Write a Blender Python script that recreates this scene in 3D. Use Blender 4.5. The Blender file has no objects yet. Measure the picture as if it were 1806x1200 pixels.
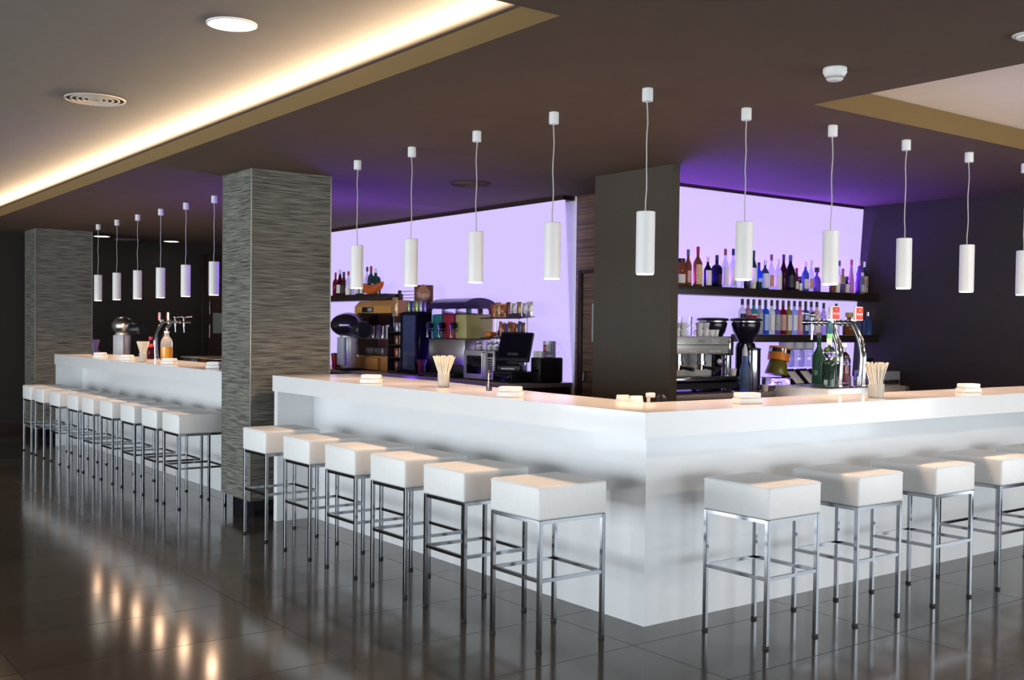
import bpy, bmesh, math, random
from mathutils import Vector, Matrix
R = math.radians
PI = math.pi
random.seed(7)
SC = bpy.context.scene
COL = SC.collection

# ------------------------------------------------------------------ camera
# world axes: the bar corner stands at the origin, X runs along the right hand
# bar front, Y along the left hand bar front, Z up (metres)
YAW, PITCH, ROLL, FPX = 0.9289, -0.0249, 0.0119, 1883.91
fw = Vector((math.cos(YAW)*math.cos(PITCH), math.sin(YAW)*math.cos(PITCH), math.sin(PITCH)))
rt = Vector((math.sin(YAW), -math.cos(YAW), 0))
up = rt.cross(fw)
rt2 = math.cos(ROLL)*rt + math.sin(ROLL)*up
up2 = -math.sin(ROLL)*rt + math.cos(ROLL)*up
cam_data = bpy.data.cameras.new('camera')
cam = bpy.data.objects.new('camera', cam_data)
COL.objects.link(cam)
M = Matrix((rt2, up2, -fw)).transposed().to_4x4()
M.translation = Vector((-3.8285, -3.9610, 1.5278))
cam.matrix_world = M
cam_data.sensor_width = 36.0
cam_data.lens = FPX/1806*36
cam_data.shift_y = 26.9/1806
cam_data.clip_end = 100
SC.camera = cam

# ------------------------------------------------------------------ world, exposure, main lights
SC.view_settings.view_transform = 'Standard'
SC.view_settings.look = 'None'
SC.view_settings.exposure = 0.0
SC.view_settings.gamma = 1.0
SC.view_settings.use_curve_mapping = False
w = bpy.data.worlds.new('world'); SC.world = w; w.use_nodes = True
w.node_tree.nodes['Background'].inputs[0].default_value = (0.75, 0.85, 1, 1)
w.node_tree.nodes['Background'].inputs[1].default_value = 0.6

HC = 2.764      # low ceiling
HU = 3.00       # raised ceiling with the cove
XR = 5.20       # right wall

def light(name, kind, loc, power, color, direction=None, **kw):
    d = bpy.data.lights.new(name, kind)
    d.energy = power; d.color = color
    for k, v in kw.items(): setattr(d, k, v)
    o = bpy.data.objects.new(name, d); COL.objects.link(o)
    o.location = loc
    if direction is not None:
        o.rotation_euler = Vector(direction).to_track_quat('-Z', 'Y').to_euler()
    return o
DAY = (0.86, 0.94, 1.0)
light('daylight_front', 'AREA', (0.6, -8.9, 1.05), 385, DAY, (0, 1, 0), shape='RECTANGLE', size=8.8, size_y=1.9)
light('daylight_left', 'AREA', (-8.9, 3.4, 1.05), 850, DAY, (1, 0, 0), shape='RECTANGLE', size=14.8, size_y=1.9)
light('daylight_right', 'AREA', (XR-0.1, -5.0, 1.05), 140, DAY, (-1, 0, 0), shape='RECTANGLE', size=5.6, size_y=1.9)
light('cove_strip_light', 'AREA', (-0.98, 5.6, 2.885), 200, (1.0, 0.74, 0.48), (-0.8, 0, 0.6), shape='RECTANGLE', size=12.2, size_y=0.04)
light('added_recess_fill', 'AREA', (2.8, -4.35, HC+0.10), 70, (1.0, 0.78, 0.58), (0, 0.75, 0.6), shape='RECTANGLE', size=3.4, size_y=0.04)  # added fill lamp, no known source there; brightens the right recess ceiling
VIO = (0.17, 0.04, 1.0)
light('violet_strip_left', 'AREA', (2.43, 5.5, 1.05), 180, VIO, (-0.45, 0, 1), shape='RECTANGLE', size=0.05, size_y=3.5, spread=R(115))
light('violet_strip_right', 'AREA', (3.6, 2.385, 1.925), 105, VIO, (0, -0.45, 1), shape='RECTANGLE', size=3.0, size_y=0.03, spread=R(120))
light('violet_strip_low', 'AREA', (3.6, 2.40, 1.05), 8, VIO, (0, -0.1, 1), shape='RECTANGLE', size=3.0, size_y=0.04)

# ------------------------------------------------------------------ materials
def mat(name, col, rough=0.5, metal=0.0, trans=0.0, ior=1.45, coat=0.0, emit=None, estr=0.0, var=0.05, nscale=6.0, alpha=1.0):
    m = bpy.data.materials.new(name); m.use_nodes = True
    nt = m.node_tree; b = nt.nodes['Principled BSDF']
    b.inputs['Roughness'].default_value = rough
    b.inputs['Metallic'].default_value = metal
    b.inputs['Transmission Weight'].default_value = trans
    b.inputs['IOR'].default_value = ior
    b.inputs['Coat Weight'].default_value = coat
    b.inputs['Coat Roughness'].default_value = 0.06
    b.inputs['Alpha'].default_value = alpha
    c4 = (*col, 1)
    if var > 0:
        tc = nt.nodes.new('ShaderNodeTexCoord'); nz = nt.nodes.new('ShaderNodeTexNoise')
        nz.inputs['Scale'].default_value = nscale; nz.inputs['Detail'].default_value = 3
        nt.links.new(tc.outputs['Object'], nz.inputs['Vector'])
        rp = nt.nodes.new('ShaderNodeValToRGB')
        rp.color_ramp.elements[0].position = 0.3; rp.color_ramp.elements[1].position = 0.7
        rp.color_ramp.elements[0].color = tuple(c*(1-var) for c in col)+(1,)
        rp.color_ramp.elements[1].color = tuple(min(1, c*(1+var)) for c in col)+(1,)
        nt.links.new(nz.outputs['Fac'], rp.inputs['Fac'])
        nt.links.new(rp.outputs['Color'], b.inputs['Base Color'])
    else:
        b.inputs['Base Color'].default_value = c4
    if emit:
        b.inputs['Emission Color'].default_value = (*emit, 1)
        b.inputs['Emission Strength'].default_value = estr
    return m

def striped(name, c0, c1, scale, rough=0.5, bump=0.4, dist=1.0, lo=0.35, hi=0.65, wave=0.0):
    """horizontal streaks: noise squeezed along Z, with relief"""
    m = bpy.data.materials.new(name); m.use_nodes = True
    nt = m.node_tree; b = nt.nodes['Principled BSDF']; L = nt.links.new
    b.inputs['Roughness'].default_value = rough
    tc = nt.nodes.new('ShaderNodeTexCoord')
    mp = nt.nodes.new('ShaderNodeMapping'); mp.inputs['Scale'].default_value = scale
    L(tc.outputs['Object'], mp.inputs['Vector'])
    vec = mp.outputs['Vector']
    nz = nt.nodes.new('ShaderNodeTexNoise'); nz.inputs['Scale'].default_value = 1.0
    nz.inputs['Detail'].default_value = 2.5; nz.inputs['Distortion'].default_value = wave
    L(vec, nz.inputs['Vector'])
    rp = nt.nodes.new('ShaderNodeValToRGB')
    rp.color_ramp.elements[0].position = lo; rp.color_ramp.elements[1].position = hi
    rp.color_ramp.elements[0].color = (*c0, 1); rp.color_ramp.elements[1].color = (*c1, 1)
    L(nz.outputs['Fac'], rp.inputs['Fac']); L(rp.outputs['Color'], b.inputs['Base Color'])
    bp = nt.nodes.new('ShaderNodeBump'); bp.inputs['Strength'].default_value = bump
    bp.inputs['Distance'].default_value = 0.02
    L(nz.outputs['Fac'], bp.inputs['Height']); L(bp.outputs['Normal'], b.inputs['Normal'])
    return m

def floor_material():
    m = bpy.data.materials.new('polished_floor_tiles'); m.use_nodes = True
    nt = m.node_tree; b = nt.nodes['Principled BSDF']; L = nt.links.new
    tc = nt.nodes.new('ShaderNodeTexCoord')
    mp = nt.nodes.new('ShaderNodeMapping'); mp.inputs['Location'].default_value = (0.27, 0.21, 0)
    L(tc.outputs['Object'], mp.inputs['Vector'])
    br = nt.nodes.new('ShaderNodeTexBrick')
    br.offset = 0.0; br.squash = 1.0
    br.inputs['Scale'].default_value = 1.0
    br.inputs['Mortar Size'].default_value = 0.003; br.inputs['Mortar Smooth'].default_value = 0.1
    br.inputs['Bias'].default_value = 0.0
    br.inputs['Brick Width'].default_value = 1.25; br.inputs['Row Height'].default_value = 0.61
    br.inputs['Color1'].default_value = (0.054, 0.043, 0.032, 1); br.inputs['Color2'].default_value = (0.076, 0.062, 0.047, 1)
    br.inputs['Mortar'].default_value = (0.010, 0.009, 0.008, 1)
    L(mp.outputs['Vector'], br.inputs['Vector'])
    nz = nt.nodes.new('ShaderNodeTexNoise'); nz.inputs['Scale'].default_value = 1.6; nz.inputs['Detail'].default_value = 5
    L(tc.outputs['Object'], nz.inputs['Vector'])
    mx = nt.nodes.new('ShaderNodeMix'); mx.data_type = 'RGBA'; mx.blend_type = 'MULTIPLY'
    mx.inputs['Factor'].default_value = 0.5
    rp = nt.nodes.new('ShaderNodeValToRGB')
    rp.color_ramp.elements[0].position = 0.3; rp.color_ramp.elements[0].color = (0.6, 0.6, 0.6, 1)
    rp.color_ramp.elements[1].position = 0.7
    L(nz.outputs['Fac'], rp.inputs['Fac'])
    L(br.outputs['Color'], mx.inputs['A']); L(rp.outputs['Color'], mx.inputs['B'])
    L(mx.outputs['Result'], b.inputs['Base Color'])
    rr = nt.nodes.new('ShaderNodeMapRange'); rr.inputs['To Min'].default_value = 0.085; rr.inputs['To Max'].default_value = 0.15
    L(nz.outputs['Fac'], rr.inputs['Value'])
    mr = nt.nodes.new('ShaderNodeMix'); mr.data_type = 'FLOAT'; mr.inputs['B'].default_value = 0.5
    L(br.outputs['Fac'], mr.inputs['Factor']); L(rr.outputs['Result'], mr.inputs['A']); L(mr.outputs['Result'], b.inputs['Roughness'])
    ms = nt.nodes.new('ShaderNodeMix'); ms.data_type = 'FLOAT'; ms.inputs['A'].default_value = 0.5; ms.inputs['B'].default_value = 0.25
    L(br.outputs['Fac'], ms.inputs['Factor']); L(ms.outputs['Result'], b.inputs['Specular IOR Level'])
    bp = nt.nodes.new('ShaderNodeBump'); bp.inputs['Strength'].default_value = 0.5; bp.inputs['Distance'].default_value = 0.001
    bp.invert = True
    L(br.outputs['Fac'], bp.inputs['Height']); L(bp.outputs['Normal'], b.inputs['Normal'])
    b.inputs['IOR'].default_value = 1.42
    return m

m_floor = floor_material()
m_ceil = mat('brown_painted_ceiling', (0.092, 0.059, 0.039), 0.85, var=0.03)
m_ceil_up = mat('taupe_raised_ceiling', (0.165, 0.147, 0.133), 0.9, var=0.03)
m_ceil_pink = mat('pale_recess_ceiling', (0.88, 0.76, 0.66), 0.9, var=0.02)
m_fascia = mat('ochre_recess_edge', (0.165, 0.103, 0.036), 0.85, var=0.03)
m_dark = mat('dark_brown_wall_paint', (0.028, 0.021, 0.017), 0.7, var=0.05)
m_pillar = mat('olive_brown_wall_paint', (0.060, 0.050, 0.038), 0.8, var=0.04)
m_wallpale = mat('plain_wall_paint', (0.42, 0.40, 0.37), 0.85)
m_white_wall = mat('white_reveal_paint', (0.8, 0.8, 0.84), 0.7)
m_white = mat('white_solid_surface', (0.80, 0.81, 0.82), 0.22, coat=0.25, var=0.01)
m_leather = mat('white_leather', (0.80, 0.80, 0.79), 0.42, var=0.015, nscale=40)
m_chrome = mat('polished_chrome', (0.34, 0.35, 0.37), 0.11, metal=1.0, var=0.02)
m_steel = mat('brushed_steel', (0.55, 0.54, 0.52), 0.28, metal=1.0, var=0.06, nscale=14)
m_rubber = mat('black_rubber', (0.012, 0.012, 0.013), 0.6)
m_blackp = mat('black_plastic', (0.012, 0.012, 0.016), 0.35)
m_blackg = mat('black_gloss', (0.006, 0.006, 0.010), 0.12)
m_whitep = mat('white_plastic', (0.82, 0.80, 0.77), 0.4, var=0.02)
m_lampw = mat('white_lamp_enamel', (0.83, 0.83, 0.82), 0.35, var=0.01)
m_cable = mat('pale_lamp_cable', (0.5, 0.45, 0.43), 0.5)
m_glow = mat('warm_lamp_diffuser', (1, 0.95, 0.85), 0.5, emit=(1, 0.90, 0.74), estr=2.2, var=0)
m_glow2 = mat('downlight_diffuser', (1, 1, 0.95), 0.5, emit=(1, 0.97, 0.80), estr=9.0, var=0)
m_lum = mat('backlit_lilac_panel', (0.14, 0.12, 0.25), 0.5, emit=(0.64, 0.53, 1.0), estr=0.95, var=0.02, nscale=1.2)
m_clad = striped('ribbed_grey_wallcovering', (0.055, 0.053, 0.044), (0.235, 0.23, 0.195), (4, 4, 112), 0.55, 0.7, wave=0.4, lo=0.34, hi=0.62)
m_trimlt = mat('pale_corner_strip', (0.34, 0.34, 0.31), 0.4, metal=0.6)
m_wood = striped('zebrano_wood', (0.05, 0.027, 0.018), (0.21, 0.12, 0.075), (1.2, 1.2, 55), 0.45, 0.1, lo=0.3, hi=0.7)
m_wood2 = mat('dark_wenge_wood', (0.030, 0.016, 0.012), 0.4, var=0.2, nscale=20)
m_shelf = mat('dark_wenge_shelf', (0.020, 0.012, 0.011), 0.35, var=0.15)
m_satin = mat('satin_aluminium', (.66, .65, .61), .35, metal=.55, var=.04)
m_cup = mat('translucent_cup_plastic', (.95, .93, .88), .2, trans=.75, ior=1.12, var=0)
m_bartop = mat('grey_worktop', (0.28, 0.26, 0.25), 0.25, var=0.08)
m_glass = mat('clear_glass', (1, 1, 1), 0.02, trans=1.0, ior=1.40, var=0)
m_glassp = mat('clear_plastic', (0.95, 0.95, 0.97), 0.08, trans=1.0, ior=1.15, var=0)
m_straw = mat('cream_paper_straw', (0.82, 0.76, 0.64), 0.6)
m_yellow = mat('mustard_enamel', (0.50, 0.25, 0.055), 0.35, var=0.06)
m_orange = mat('orange_plastic', (0.75, 0.22, 0.02), 0.4)
m_red = mat('red_enamel', (0.50, 0.02, 0.03), 0.35)
m_cream = mat('cream_paper', (0.75, 0.70, 0.60), 0.6)
m_gold = mat('gold_paper', (0.55, 0.36, 0.10), 0.5)
m_screen = mat('grey_lcd_screen', (0.30, 0.32, 0.33), 0.2)
m_wicker = mat('orange_ribbed_wicker', (0.62, 0.13, 0.015), 0.5, var=0.3, nscale=60)  # orange is the wicker's own colour, no emission
m_kraft = mat('brown_card', (0.16, 0.055, 0.03), 0.6)

# ------------------------------------------------------------------ geometry helpers
class MB:
    def __init__(s): s.bm = bmesh.new(); s.mi = 0
    def m(s, i): s.mi = i; return s
    def _mark(s, faces):
        for f in faces: f.material_index = s.mi
    def box(s, x0, x1, y0, y1, z0, z1, bev=0.0, seg=2, mtx=None):
        r = bmesh.ops.create_cube(s.bm, size=1.0)
        vs = r['verts']
        for v in vs:
            v.co = Vector(((x0+x1)/2+v.co.x*(x1-x0), (y0+y1)/2+v.co.y*(y1-y0), (z0+z1)/2+v.co.z*(z1-z0)))
        fs = set(f for v in vs for f in v.link_faces); s._mark(fs)
        if bev > 0:
            es = list(set(e for v in vs for e in v.link_edges))
            n = bmesh.ops.bevel(s.bm, geom=es, offset=bev, segments=seg, affect='EDGES', profile=0.5)
            s._mark(n['faces'])
            vs = list(set(vs) | set(n['verts'])); vs = [v for v in vs if v.is_valid]
        if mtx is not None:
            bmesh.ops.transform(s.bm, matrix=mtx, verts=[v for v in vs if v.is_valid])
        return s
    def lathe(s, prof, x=0, y=0, seg=20, rot0=0.0, capb=True, capt=True, mtx=None, sx=1, sy=1):
        rings = []
        for r, z in prof:
            ring = []
            for i in range(seg):
                a = rot0+2*PI*i/seg
                co = Vector((x+r*math.cos(a)*sx, y+r*math.sin(a)*sy, z))
                if mtx is not None: co = mtx @ co
                ring.append(s.bm.verts.new(co))
            rings.append(ring)
        fs = []
        for a, b in zip(rings, rings[1:]):
            for i in range(seg):
                j = (i+1) % seg
                fs.append(s.bm.faces.new((a[i], a[j], b[j], b[i])))
        if capb: fs.append(s.bm.faces.new(list(reversed(rings[0]))))
        if capt: fs.append(s.bm.faces.new(rings[-1]))
        s._mark(fs)
        return s
    def cyl(s, x, y, z0, z1, r, r2=None, seg=20, bev=0.0, mtx=None):
        r2 = r if r2 is None else r2
        if bev > 0:
            pr = [(r-bev, z0), (r, z0+bev), (r2, z1-bev), (r2-bev, z1)]
        else: pr = [(r, z0), (r2, z1)]
        return s.lathe(pr, x, y, seg, mtx=mtx)
    def tube(s, pts, r, seg=8, square=False):
        pts = [Vector(p) for p in pts]
        if square: seg = 4
        rings = []; prev = None
        for i, p in enumerate(pts):
            if i == 0: t = pts[1]-pts[0]
            elif i == len(pts)-1: t = pts[-1]-pts[-2]
            else: t = (pts[i+1]-pts[i]).normalized()+(pts[i]-pts[i-1]).normalized()
            t.normalize()
            if prev is None:
                ref = Vector((0, 0, 1)) if abs(t.z) < 0.9 else Vector((1, 0, 0))
                n = t.cross(ref).normalized()
            else:
                n = (prev - t*prev.dot(t)).normalized()
            prev = n; b = t.cross(n)
            rr = r[i] if isinstance(r, (list, tuple)) else r
            off = PI/4 if square else 0
            k = math.sqrt(2) if square else 1
            rings.append([s.bm.verts.new(p+(n*math.cos(off+2*PI*j/seg)+b*math.sin(off+2*PI*j/seg))*rr*k) for j in range(seg)])
        fs = []
        for a, b in zip(rings, rings[1:]):
            for i in range(seg):
                j = (i+1) % seg
                fs.append(s.bm.faces.new((a[i], a[j], b[j], b[i])))
        fs.append(s.bm.faces.new(list(reversed(rings[0])))); fs.append(s.bm.faces.new(rings[-1]))
        s._mark(fs)
        return s
    def prism(s, poly, z0, z1):
        a = [s.bm.verts.new((x, y, z0)) for x, y in poly]; b = [s.bm.verts.new((x, y, z1)) for x, y in poly]
        n = len(poly); fs = [s.bm.faces.new(list(reversed(a))), s.bm.faces.new(b)]
        for i in range(n):
            j = (i+1) % n; fs.append(s.bm.faces.new((a[i], a[j], b[j], b[i])))
        s._mark(fs); return s
    def extrude_x(s, poly, x0, x1):
        a = [s.bm.verts.new((x0, y, z)) for y, z in poly]; b = [s.bm.verts.new((x1, y, z)) for y, z in poly]
        n = len(poly); fs = [s.bm.faces.new(a), s.bm.faces.new(list(reversed(b)))]
        for i in range(n):
            j = (i+1) % n; fs.append(s.bm.faces.new((b[i], b[j], a[j], a[i])))
        s._mark(fs); return s
    def ball(s, x, y, z, rx, ry=None, rz=None, seg=16, lo=-0.5, hi=0.5, n=9, mtx=None):
        ry = rx if ry is None else ry; rz = rx if rz is None else rz
        pr = []
        for i in range(n+1):
            t = (lo+(hi-lo)*i/n)*PI
            pr.append((max(math.cos(t), 0.02), math.sin(t)))
        T = Matrix.Translation((x, y, z)) @ Matrix.Diagonal((rx, ry, rz, 1))
        if mtx is not None: T = mtx @ T
        return s.lathe(pr, 0, 0, seg, mtx=T)
    def build(s, name, mats, parent=None, smooth=35, loc=None, rotz=0.0):
        bmesh.ops.recalc_face_normals(s.bm, faces=s.bm.faces[:])
        me = bpy.data.meshes.new(name); s.bm.to_mesh(me); s.bm.free()
        if not isinstance(mats, (list, tuple)): mats = [mats]
        for m_ in mats: me.materials.append(m_)
        if smooth:
            me.polygons.foreach_set('use_smooth', [True]*len(me.polygons))
            me.set_sharp_from_angle(angle=R(smooth))
        o = bpy.data.objects.new(name, me); COL.objects.link(o)
        if parent is not None: o.parent = parent
        if loc is not None: o.location = loc
        if rotz: o.rotation_euler.z = rotz
        return o

def tag(o, label, cat, group=None, kind=None):
    o['label'] = label; o['category'] = cat
    if group: o['group'] = group
    if kind: o['kind'] = kind
    return o
def thing(name, label, cat, loc=(0, 0, 0), rotz=0.0, group=None):
    o = bpy.data.objects.new(name, None); COL.objects.link(o)
    o.empty_display_size = 0.1
    o.location = loc; o.rotation_euler.z = rotz
    return tag(o, label, cat, group)
def struct(name, mb, mats, smooth=None, label=None):
    o = mb.build(name, mats, smooth=smooth); o['kind'] = 'structure'
    if label: o['label'] = label
    return o
def kids(o): return list(o.children)
def copy_tree(o, loc=None, rotz=None, label=None, parent=None):
    c = o.copy(); COL.objects.link(c)
    if parent is not None: c.parent = parent
    if loc is not None: c.location = loc
    if rotz is not None: c.rotation_euler.z = rotz
    if label: c['label'] = label
    for k in kids(o): copy_tree(k, parent=c)
    return c
def text_mesh(name, s, size, m, parent, loc, rot, ext=0.001, align='CENTER'):
    cu = bpy.data.curves.new(name+'_curve', 'FONT'); cu.body = s; cu.size = size; cu.extrude = ext
    cu.align_x = align; cu.align_y = 'CENTER'
    t = bpy.data.objects.new(name, cu); COL.objects.link(t)
    dg = bpy.context.evaluated_depsgraph_get()
    me = bpy.data.meshes.new_from_object(t.evaluated_get(dg))
    bpy.data.objects.remove(t)
    o = bpy.data.objects.new(name, me); COL.objects.link(o)
    me.materials.clear(); me.materials.append(m)
    o.parent = parent; o.location = loc; o.rotation_euler = rot
    return o

# ------------------------------------------------------------------ room shell
YB = 12.35      # far end wall
XL, YF = -9.0, -9.0
XW = 2.60       # wall behind the left back bar
struct('floor', MB().box(XL, XR+0.2, YF, YB+0.2, -0.12, 0.0), m_floor)
# low ceiling: slab with two openings (raised coves)
def ring_slab(holes, x0, x1, y0, y1, z0, z1):
    xs = sorted({x0, x1, *[h[0] for h in holes], *[h[1] for h in holes]})
    ys = sorted({y0, y1, *[h[2] for h in holes], *[h[3] for h in holes]})
    mb = MB(); bm = mb.bm; vt = {}
    def inside(cx, cy): return any(h[0] < cx < h[1] and h[2] < cy < h[3] for h in holes)
    def V(x, y, z):
        k = (x, y, z)
        if k not in vt: vt[k] = bm.verts.new(k)
        return vt[k]
    filled = {}
    for i in range(len(xs)-1):
        for j in range(len(ys)-1):
            filled[i, j] = not inside((xs[i]+xs[i+1])/2, (ys[j]+ys[j+1])/2)
    for (i, j), f in filled.items():
        if not f: continue
        a, b, c, d = xs[i], xs[i+1], ys[j], ys[j+1]
        f1 = bm.faces.new((V(a, c, z0), V(a, d, z0), V(b, d, z0), V(b, c, z0)))
        f2 = bm.faces.new((V(a, c, z1), V(b, c, z1), V(b, d, z1), V(a, d, z1)))
        for (di, dj, p, q) in ((-1, 0, (a, c), (a, d)), (1, 0, (b, d), (b, c)), (0, -1, (b, c), (a, c)), (0, 1, (a, d), (b, d))):
            if not filled.get((i+di, j+dj), False):
                edge = (i+di, j+dj) in filled
                f3 = bm.faces.new((V(*p, z0), V(*p, z1), V(*q, z1), V(*q, z0)))
                f3.material_index = 1 if edge else 0
    return mb
HOLE_L = (-7.0, -1.15, -0.667, 11.6)
HOLE_R = (0.96, 4.6, -4.5, -0.26)
struct('ceiling', ring_slab([HOLE_L, HOLE_R], XL, XR, YF, YB, HC, HC+0.095), [m_ceil, m_fascia])
struct('ceiling_raised', MB().box(-7.4, -0.75, -1.1, 12.1, HU, HU+0.05), m_ceil_up)
mbx = MB()
mbx.box(-0.80, -0.75, -1.1, 12.1, HC+0.095, HU).box(-7.4, -7.35, -1.1, 12.1, HC+0.095, HU)
mbx.box(-7.4, -0.75, -1.1, -1.05, HC+0.095, HU).box(-7.4, -0.75, 12.05, 12.1, HC+0.095, HU)
struct('trim_1', mbx, m_ceil_up)
mbx = MB()
mbx.box(0.90, 0.96, -4.56, -0.20, HC+0.095, HC+0.131).box(4.6, 4.66, -4.56, -0.20, HC+0.095, HC+0.131)
mbx.box(0.96, 4.6, -4.56, -4.5, HC+0.095, HC+0.131).box(0.96, 4.6, -0.26, -0.20, HC+0.095, HC+0.131)
struct('trim_2', mbx, m_fascia)
struct('ceiling_recess', MB().box(0.90, 4.66, -4.56, -0.20, HC+0.131, HC+0.17), m_ceil_pink)
# walls
struct('wall_end', MB().box(XL, 4.2, YB, YB+0.15, 0, HC), m_dark)
struct('baseboard_end', MB().box(XL, 2.2, YB-0.02, YB, 0, 0.105), m_wood2)
struct('wall_right', MB().box(XR, XR+0.15, -2.1, 2.75, 0, HC).box(XR, XR+0.15, YF, -7.9, 0, HC).box(XR, XR+0.15, -7.9, -2.1, 0, 0.08).box(XR, XR+0.15, -7.9, -2.1, 2.1, HC), m_dark)
mbw = MB()
for i in range(5):
    y = -7.9+i*1.435; mbw.box(XR+0.04, XR+0.12, y, y+0.06, 0.08, 2.1)
struct('window_3', mbw, m_blackp)
struct('wall_back', MB().box(1.952, XR, 2.515, 2.575, 0, HC), m_dark)
struct('wall_bar', MB().box(XW, XW+0.15, 3.66, 9.4, 0, HC).box(XW+0.15, 4.2, 9.25, 9.4, 0, HC).box(4.05, 4.2, 9.4, YB, 0, HC), m_white_wall)
struct('wall_partition', MB().box(1.875, 1.95, 1.705, 2.575, 0, HC), m_pillar)
struct('wall_wood', MB().box(XW, XW+0.15, 2.575, 3.66, 0, HC), m_wood)
# window walls behind the camera (piers between big openings)
mbw = MB()
for a, b in ((XL, -3.9), (5.1, XR)):
    if a < XR: mbw.box(a, min(b, XR), YF-0.15, YF, 0, HC)
mbw.box(-3.9, 5.1, YF-0.15, YF, 0, 0.08).box(-3.9, 5.1, YF-0.15, YF, 2.1, HC)
struct('wall_front', mbw, m_wallpale)
mbw = MB().box(XL-0.15, XL, YF, -4.6, 0, HC).box(XL-0.15, XL, 10.6, YB, 0, HC)
mbw.box(XL-0.15, XL, -4.6, 10.6, 0, 0.08).box(XL-0.15, XL, -4.6, 10.6, 2.1, HC)
struct('wall_left', mbw, m_wallpale)
mbw = MB()
for i in range(6):
    x = -3.9+i*1.788; mbw.box(x, x+0.06, YF-0.12, YF-0.04, 0.08, 2.1)
struct('window_1', mbw, m_blackp)
mbw = MB()
for i in range(6):
    y = -4.6+i*3.03; mbw.box(XL-0.12, XL-0.04, y, y+0.06, 0.08, 2.1)
struct('window_2', mbw, m_blackp)

# service door in the wood wall (frame, leaf, window, handle)
d = struct('door_1', MB().box(2.578, 2.602, 2.75, 3.53, 0.0, 2.045), m_wood)
MB().box(2.560, 2.598, 3.53, 3.585, 0, 2.075, 0.004).box(2.560, 2.598, 2.69, 2.75, 0, 2.075, 0.004).box(2.560, 2.598, 2.75, 3.53, 2.045, 2.075, 0.004).build('door_frame', m_wood2, d)
MB().box(2.570, 2.590, 3.40, 3.415, 1.40, 1.78).box(2.570, 2.590, 3.05, 3.065, 1.40, 1.78).box(2.570, 2.590, 3.065, 3.40, 1.765, 1.78).box(2.570, 2.590, 3.065, 3.40, 1.40, 1.415).build('window_bead', m_kraft, d)
MB().box(2.574, 2.580, 3.065, 3.40, 1.415, 1.765).build('window_pane', mat('pale_door_glass', (0.35, 0.42, 0.38), 0.1), d)
MB().tube([(2.577, 3.47, 1.14), (2.545, 3.47, 1.14), (2.545, 3.47, 1.06)], 0.008).build('door_handle', m_chrome, d)
# door in the far end wall
d = struct('door_2', MB().box(2.36, 3.24, YB-0.03, YB+0.01, 0, 2.05), mat('reddish_wood_door', (0.055, 0.026, 0.012), 0.4, var=0.3, nscale=9))
MB().box(2.27, 2.36, YB-0.05, YB, 0, 2.62, 0.004).box(2.36, 3.24, YB-0.05, YB, 2.05, 2.62, 0.004).build('door_frame', m_wood2, d)
MB().box(2.46, 2.85, YB-0.04, YB-0.025, 1.40, 1.72).build('window_pane', mat('grey_door_glass', (0.33, 0.36, 0.32), 0.15), d)
for z in (1.33, 1.70):
    MB().tube([(2.40, YB-0.03, z), (2.40, YB-0.06, z), (2.40, YB-0.06, z+0.2), (2.40, YB-0.03, z+0.2)], 0.008).build('pull_bar', m_chrome, d)

# ------------------------------------------------------------------ columns
def column(label, x0, x1, y0, y1):
    t = thing('column', label, 'column', (x0, y0, 0), 0, 'ribbed grey columns')
    w_, d_ = x1-x0, y1-y0
    MB().box(0, w_, 0, d_, 0.135, HC).build('cladding', m_clad, t, smooth=None)
    mb = MB()
    for cx in (0, w_):
        for cy in (0, d_): mb.box(cx-0.004, cx+0.004, cy-0.004, cy+0.004, 0.135, HC)
    mb.build('corner_strip', m_trimlt, t)
    MB().box(0.07, w_-0.05, 0.07, d_-0.07, 0, 0.135).build('plinth', m_blackg, t)
    return t
column('near ribbed grey column at the end of the front bar counter', -0.442, 0.25, 4.012, 4.59)
column('far ribbed grey column beyond the rear bar counter', -0.465, 0.255, 10.96, 11.50)

# ------------------------------------------------------------------ bar counters
HT, HB = 1.14, 1.017
t = thing('bar_counter', 'white glossy L-shaped bar counter with the near corner', 'bar counter', (0, 0, 0))
OV = -0.3225
XE = XR-0.005
MB().prism([(OV, OV), (XE, OV), (XE, 0.19), (0.19, 0.19), (0.24, 1.2), (0.40, 2.6), (0.40, 3.86), (OV, 3.86)], HB, HT).build('counter_top', m_white, t, smooth=None)
MB().prism([(0, 0), (XE, 0), (XE, 0.10), (0.10, 0.10), (0.10, 3.79), (0, 3.79)], 0, HB).build('front_panel', m_white, t, smooth=None)
MB().box(OV+0.012, 0.38, 3.79, 3.85, 0, HB).build('end_panel', m_white, t, smooth=None)
MB().box(0.10, XE, 0.19, 0.85, 0.88, 0.92).box(0.10, 0.80, 0.85, 3.79, 0.88, 0.92).box(0.10, XE, 0.80, 0.82, 0, 0.88).box(0.78, 0.80, 0.82, 3.79, 0, 0.88).build('inner_worktop', m_steel, t, smooth=None)
t = thing('bar_counter', 'white bar counter behind the near column, its stools in a row', 'bar counter', (-0.42, 4.60, 0))
MB().box(0, 0.66, 0, 5.55, HB, HT).build('counter_top', m_white, t, smooth=None)
MB().box(0.32, 0.42, 0, 5.49, 0, HB).build('front_panel', m_white, t, smooth=None)
MB().box(0.012, 0.64, 5.48, 5.54, 0, HB).build('end_panel', m_white, t, smooth=None)
MB().box(0.66, 1.35, 0, 6.34, 1.00, 1.04).box(1.33, 1.35, 0, 6.34, 0, 1.0).box(0.68, 0.70, 0, 6.34, 0, 1.0).build('inner_worktop', m_steel, t, smooth=None)

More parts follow.
